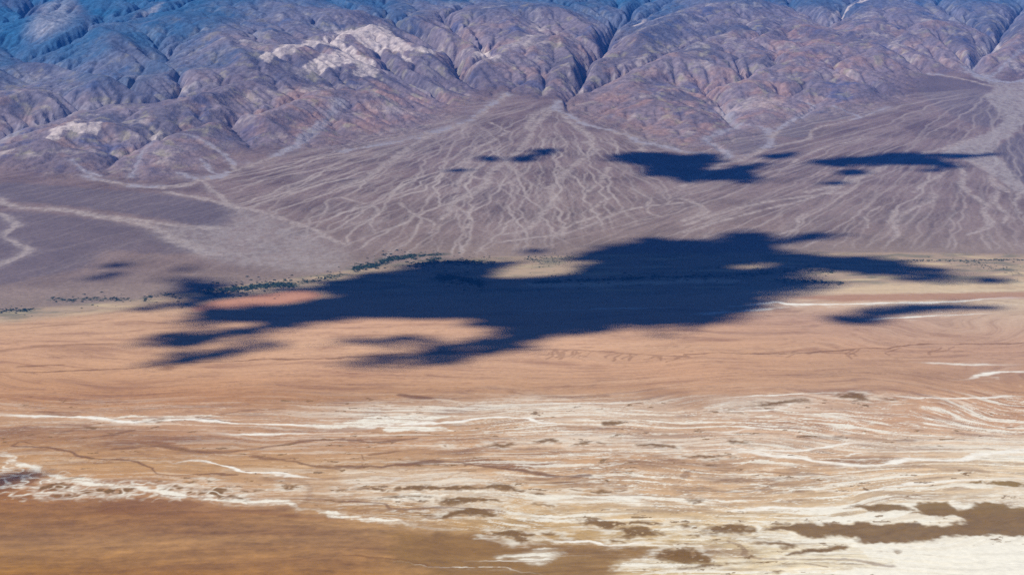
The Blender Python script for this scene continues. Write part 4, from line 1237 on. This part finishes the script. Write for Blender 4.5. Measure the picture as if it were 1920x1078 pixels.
for k, (pts, th) in enumerate([
    ([(1144, 294), (1191, 287), (1280, 291), (1317, 288), (1347, 294), (1343, 306), (1317, 315), (1347, 319), (1390, 310), (1437, 307), (1414, 317), (1407, 329), (1427, 337), (1394, 344),
      (1363, 337), (1280, 341), (1258, 334), (1208, 327), (1204, 311), (1148, 302)], 0),
    ([(1430, 294), (1455, 290), (1488, 288), (1458, 297)], -0.5),
    ([(1520, 307), (1581, 297), (1607, 294), (1634, 295), (1661, 288), (1714, 288), (1764, 291), (1854, 289), (1814, 296), (1748, 296), (1781, 306), (1778, 316), (1731, 322), (1758, 312),
      (1698, 309), (1614, 309), (1564, 312)], -0.3),
    ([(1574, 323), (1594, 319), (1621, 324), (1580, 328)], -0.4), ([(1548, 345), (1577, 342), (1562, 347)], -0.6),
    ([(898, 298), (912, 294), (924, 296), (920, 302)], -0.4), ([(964, 296), (994, 292), (996, 300), (967, 303)], -0.5), ([(1002, 283), (1028, 280), (1030, 287), (1010, 290)], -0.5),
    ([(840, 320), (852, 317), (866, 319), (850, 322)], -0.2),
    ([(200, 499), (228, 495), (227, 500), (203, 502)], -0.5), ([(170, 522), (214, 512), (217, 515), (180, 524)], -0.5),
    ([(1600, 584), (1680, 574), (1730, 571), (1800, 569), (1781, 580), (1731, 589), (1674, 592), (1647, 592), (1640, 608), (1597, 606), (1560, 598), (1610, 594)], 0),
    ([(1831, 527), (1848, 523), (1881, 527), (1848, 531)], -0.4), ([(1795, 579), (1830, 575), (1878, 576), (1840, 582)], 0.1),
    ([(-60, 918), (-20, 903), (30, 890), (60, 884), (52, 893), (0, 907), (-40, 925)], -0.2),
    ([(985, 471), (1010, 469), (1018, 471), (995, 474)], -0.3), ([(335, 505), (345, 500), (352, 504), (340, 509)], 0.2),
]):
    cloud(pts, thin=th - 0.2 + (0.5 if k == 14 else 0), rag=0.75 if k in (0, 2, 11) else 0.35, cs=14.0, seed=k + 1)

# ------------------------------------------------------------------ mesquite scrub along the foot of the fans
def height_at(px_, py_):
    j = np.clip(np.searchsorted(rows, py_) - 1, 0, NR - 2)
    i = np.clip(((px_ / py_) + 0.37) / 0.74 * (NU - 1), 0, NU - 2).astype(int)
    return HT[j, i]


ml, t_, b = mat_new("mesquite_leaves")
n1 = t_.nodes.new("ShaderNodeTexNoise"); n1.inputs["Scale"].default_value = 0.25
tc = t_.nodes.new("ShaderNodeTexCoord"); t_.links.new(tc.outputs["Object"], n1.inputs["Vector"])
cr = t_.nodes.new("ShaderNodeValToRGB")
cr.color_ramp.elements[0].position = 0.3; cr.color_ramp.elements[0].color = (0.022, 0.060, 0.030, 1)
cr.color_ramp.elements[1].position = 0.7; cr.color_ramp.elements[1].color = (0.055, 0.115, 0.050, 1)
t_.links.new(n1.outputs["Fac"], cr.inputs[0]); t_.links.new(cr.outputs[0], b.inputs["Base Color"])
b.inputs["Roughness"].default_value = 0.8


def bush_arrays(R_, Hh, n, r_):
    """leaf clumps spread through a low domed crown, and a few bare stems under it"""
    v = []; f = []
    for k in range(n):
        a = r_.rand() * 2 * math.pi; rr = R_ * math.sqrt(r_.rand()); lobe = 1 + 0.3 * math.sin(3 * a + n) + 0.2 * math.sin(5 * a)
        px_, py_ = rr * math.cos(a) * lobe, rr * math.sin(a) * lobe
        zt = Hh * math.sqrt(max(0.05, 1 - (rr / R_) ** 2)) * (0.35 + 0.65 * r_.rand())
        s = R_ * (0.13 + 0.12 * r_.rand())
        u_ = r_.randn(3); u_ /= np.linalg.norm(u_); w_ = np.cross(u_, r_.randn(3)); w_ /= np.linalg.norm(w_)
        c_ = np.array([px_, py_, max(zt, 0.3)]); b0 = len(v)
        v += [tuple(c_ + s * u_), tuple(c_ + s * w_), tuple(c_ - s * u_), tuple(c_ - s * w_ * 0.7)]
        f.append((b0, b0 + 1, b0 + 2, b0 + 3))
    for k in range(4):
        a = k * 1.6 + r_.rand(); b0 = len(v)
        ex, ey = 0.45 * R_ * math.cos(a), 0.45 * R_ * math.sin(a)
        w0 = 0.04 * R_
        v += [(w0, 0, -0.5), (-w0, w0, -0.5), (0, -w0, -0.5), (ex, ey, Hh * 0.7)]
        f += [(b0, b0 + 1, b0 + 3), (b0 + 1, b0 + 2, b0 + 3), (b0 + 2, b0, b0 + 3)]
    return v, f


protos = []
for k in range(6):
    v, f = bush_arrays(1.0, 0.5 + 0.06 * k, 90, np.random.RandomState(300 + k))
    me = bpy.data.meshes.new("desert_shrub"); me.from_pydata(v, [], f); me.materials.append(ml)
    protos.append((me, np.array(v, np.float32), f))

allb = []
rs = np.random.RandomState(55)
for bi, (lab, line, hw, n, (s0, s1_)) in enumerate(BANDS):
    n = int(n * 2.4)
    line = np.array(line)
    seg = np.linalg.norm(np.diff(line, axis=0), axis=1); cum = np.concatenate([[0], np.cumsum(seg)])
    tt = rs.rand(n * 2) * cum[-1]
    keep = gn(tt / 6.0, tt * 0 + bi * 3.1, 5) > -0.25          # bushes grow in clusters
    tt = tt[keep][:n]
    lx2 = np.interp(tt, cum, line[:, 0]); ly2 = np.interp(tt, cum, line[:, 1])
    px_ = lx2 + rs.randn(len(tt)) * 3.0; py_ = ly2 + rs.randn(len(tt)) * hw * 0.75 * np.where(rs.rand(len(tt)) < 0.16, 4.0, 1.0)
    wxy = W(list(zip(px_, py_)))
    for (a_, b_) in wxy:
        allb.append((0.7 * (s0 * 0.5 + (s1_ - s0 * 0.5) * rs.rand() ** 2.6), a_, b_, bi))
dist_px = [s / math.hypot(a_, b_) for s, a_, b_, _ in allb]
orderb = np.argsort(-np.array(dist_px))
lean = set(orderb[:300].tolist())
gv = []; gf = []; nv = 0
za = height_at(np.array([q[1] for q in allb]), np.array([q[2] for q in allb]))
for k, (s, a_, b_, bi) in enumerate(allb):
    me, pv, pf = protos[k % 6]
    rz = rs.rand() * 6.28
    if k in lean:
        o = bpy.data.objects.new("mesquite_shrub", me)
        o.location = (a_, b_, float(za[k]) - 0.2); o.rotation_euler = (0, 0, rz); o.scale = (s, s, s * 0.9)
        o["label"] = BANDS[bi][0]; o["category"] = "shrub"; o["group"] = "mesquite shrubs: " + BANDS[bi][0].split("mesquite")[1].strip()
        sc.collection.objects.link(o)
    else:
        c_, s_ = math.cos(rz), math.sin(rz)
        q = pv * s
        q = np.stack([q[:, 0] * c_ - q[:, 1] * s_ + a_, q[:, 0] * s_ + q[:, 1] * c_ + b_, q[:, 2] * 0.9 + za[k] - 0.2], 1)
        gv.append(q); gf += [tuple(i + nv for i in ff) for ff in pf]; nv += len(q)
me = bpy.data.meshes.new("desert_scrub"); me.from_pydata(np.concatenate(gv).tolist(), [], gf); me.materials.append(ml)
o = bpy.data.objects.new("desert_scrub", me); sc.collection.objects.link(o)
o["kind"] = "stuff"; o["label"] = "low green mesquite scrub growing along the foot of the fans"; o["category"] = "scrub"

# ------------------------------------------------------------------ haze
HZ = dict(density=AIR, color=tuple(AIRC))
import bmesh
bm = bmesh.new()
bmesh.ops.create_cube(bm, size=1.0)
zlo, zhi = -15.5, float(max(HT.max(), CAM_H)) + 40
for v in bm.verts:
    v.co = ((v.co.x) * (2 * S + 400), (v.co.y) * (2 * S + 400), zlo if v.co.z < 0 else zhi)
me = bpy.data.meshes.new("haze"); bm.to_mesh(me); bm.free()
mh = bpy.data.materials.new("blue_haze"); mh.use_nodes = True
t_ = mh.node_tree
t_.nodes.remove(t_.nodes["Principled BSDF"])
pv_ = t_.nodes.new("ShaderNodeVolumePrincipled")
pv_.inputs["Color"].default_value = (*HZ["color"], 1); pv_.inputs["Density"].default_value = HZ["density"]
pv_.inputs["Anisotropy"].default_value = 0.0
t_.links.new(pv_.outputs[0], t_.nodes["Material Output"].inputs["Volume"])
me.materials.append(mh)
o = bpy.data.objects.new("haze", me); sc.collection.objects.link(o)
o["kind"] = "stuff"; o["label"] = "thin blue desert haze filling the air of the valley"; o["category"] = "haze"
print("haze top", zhi)
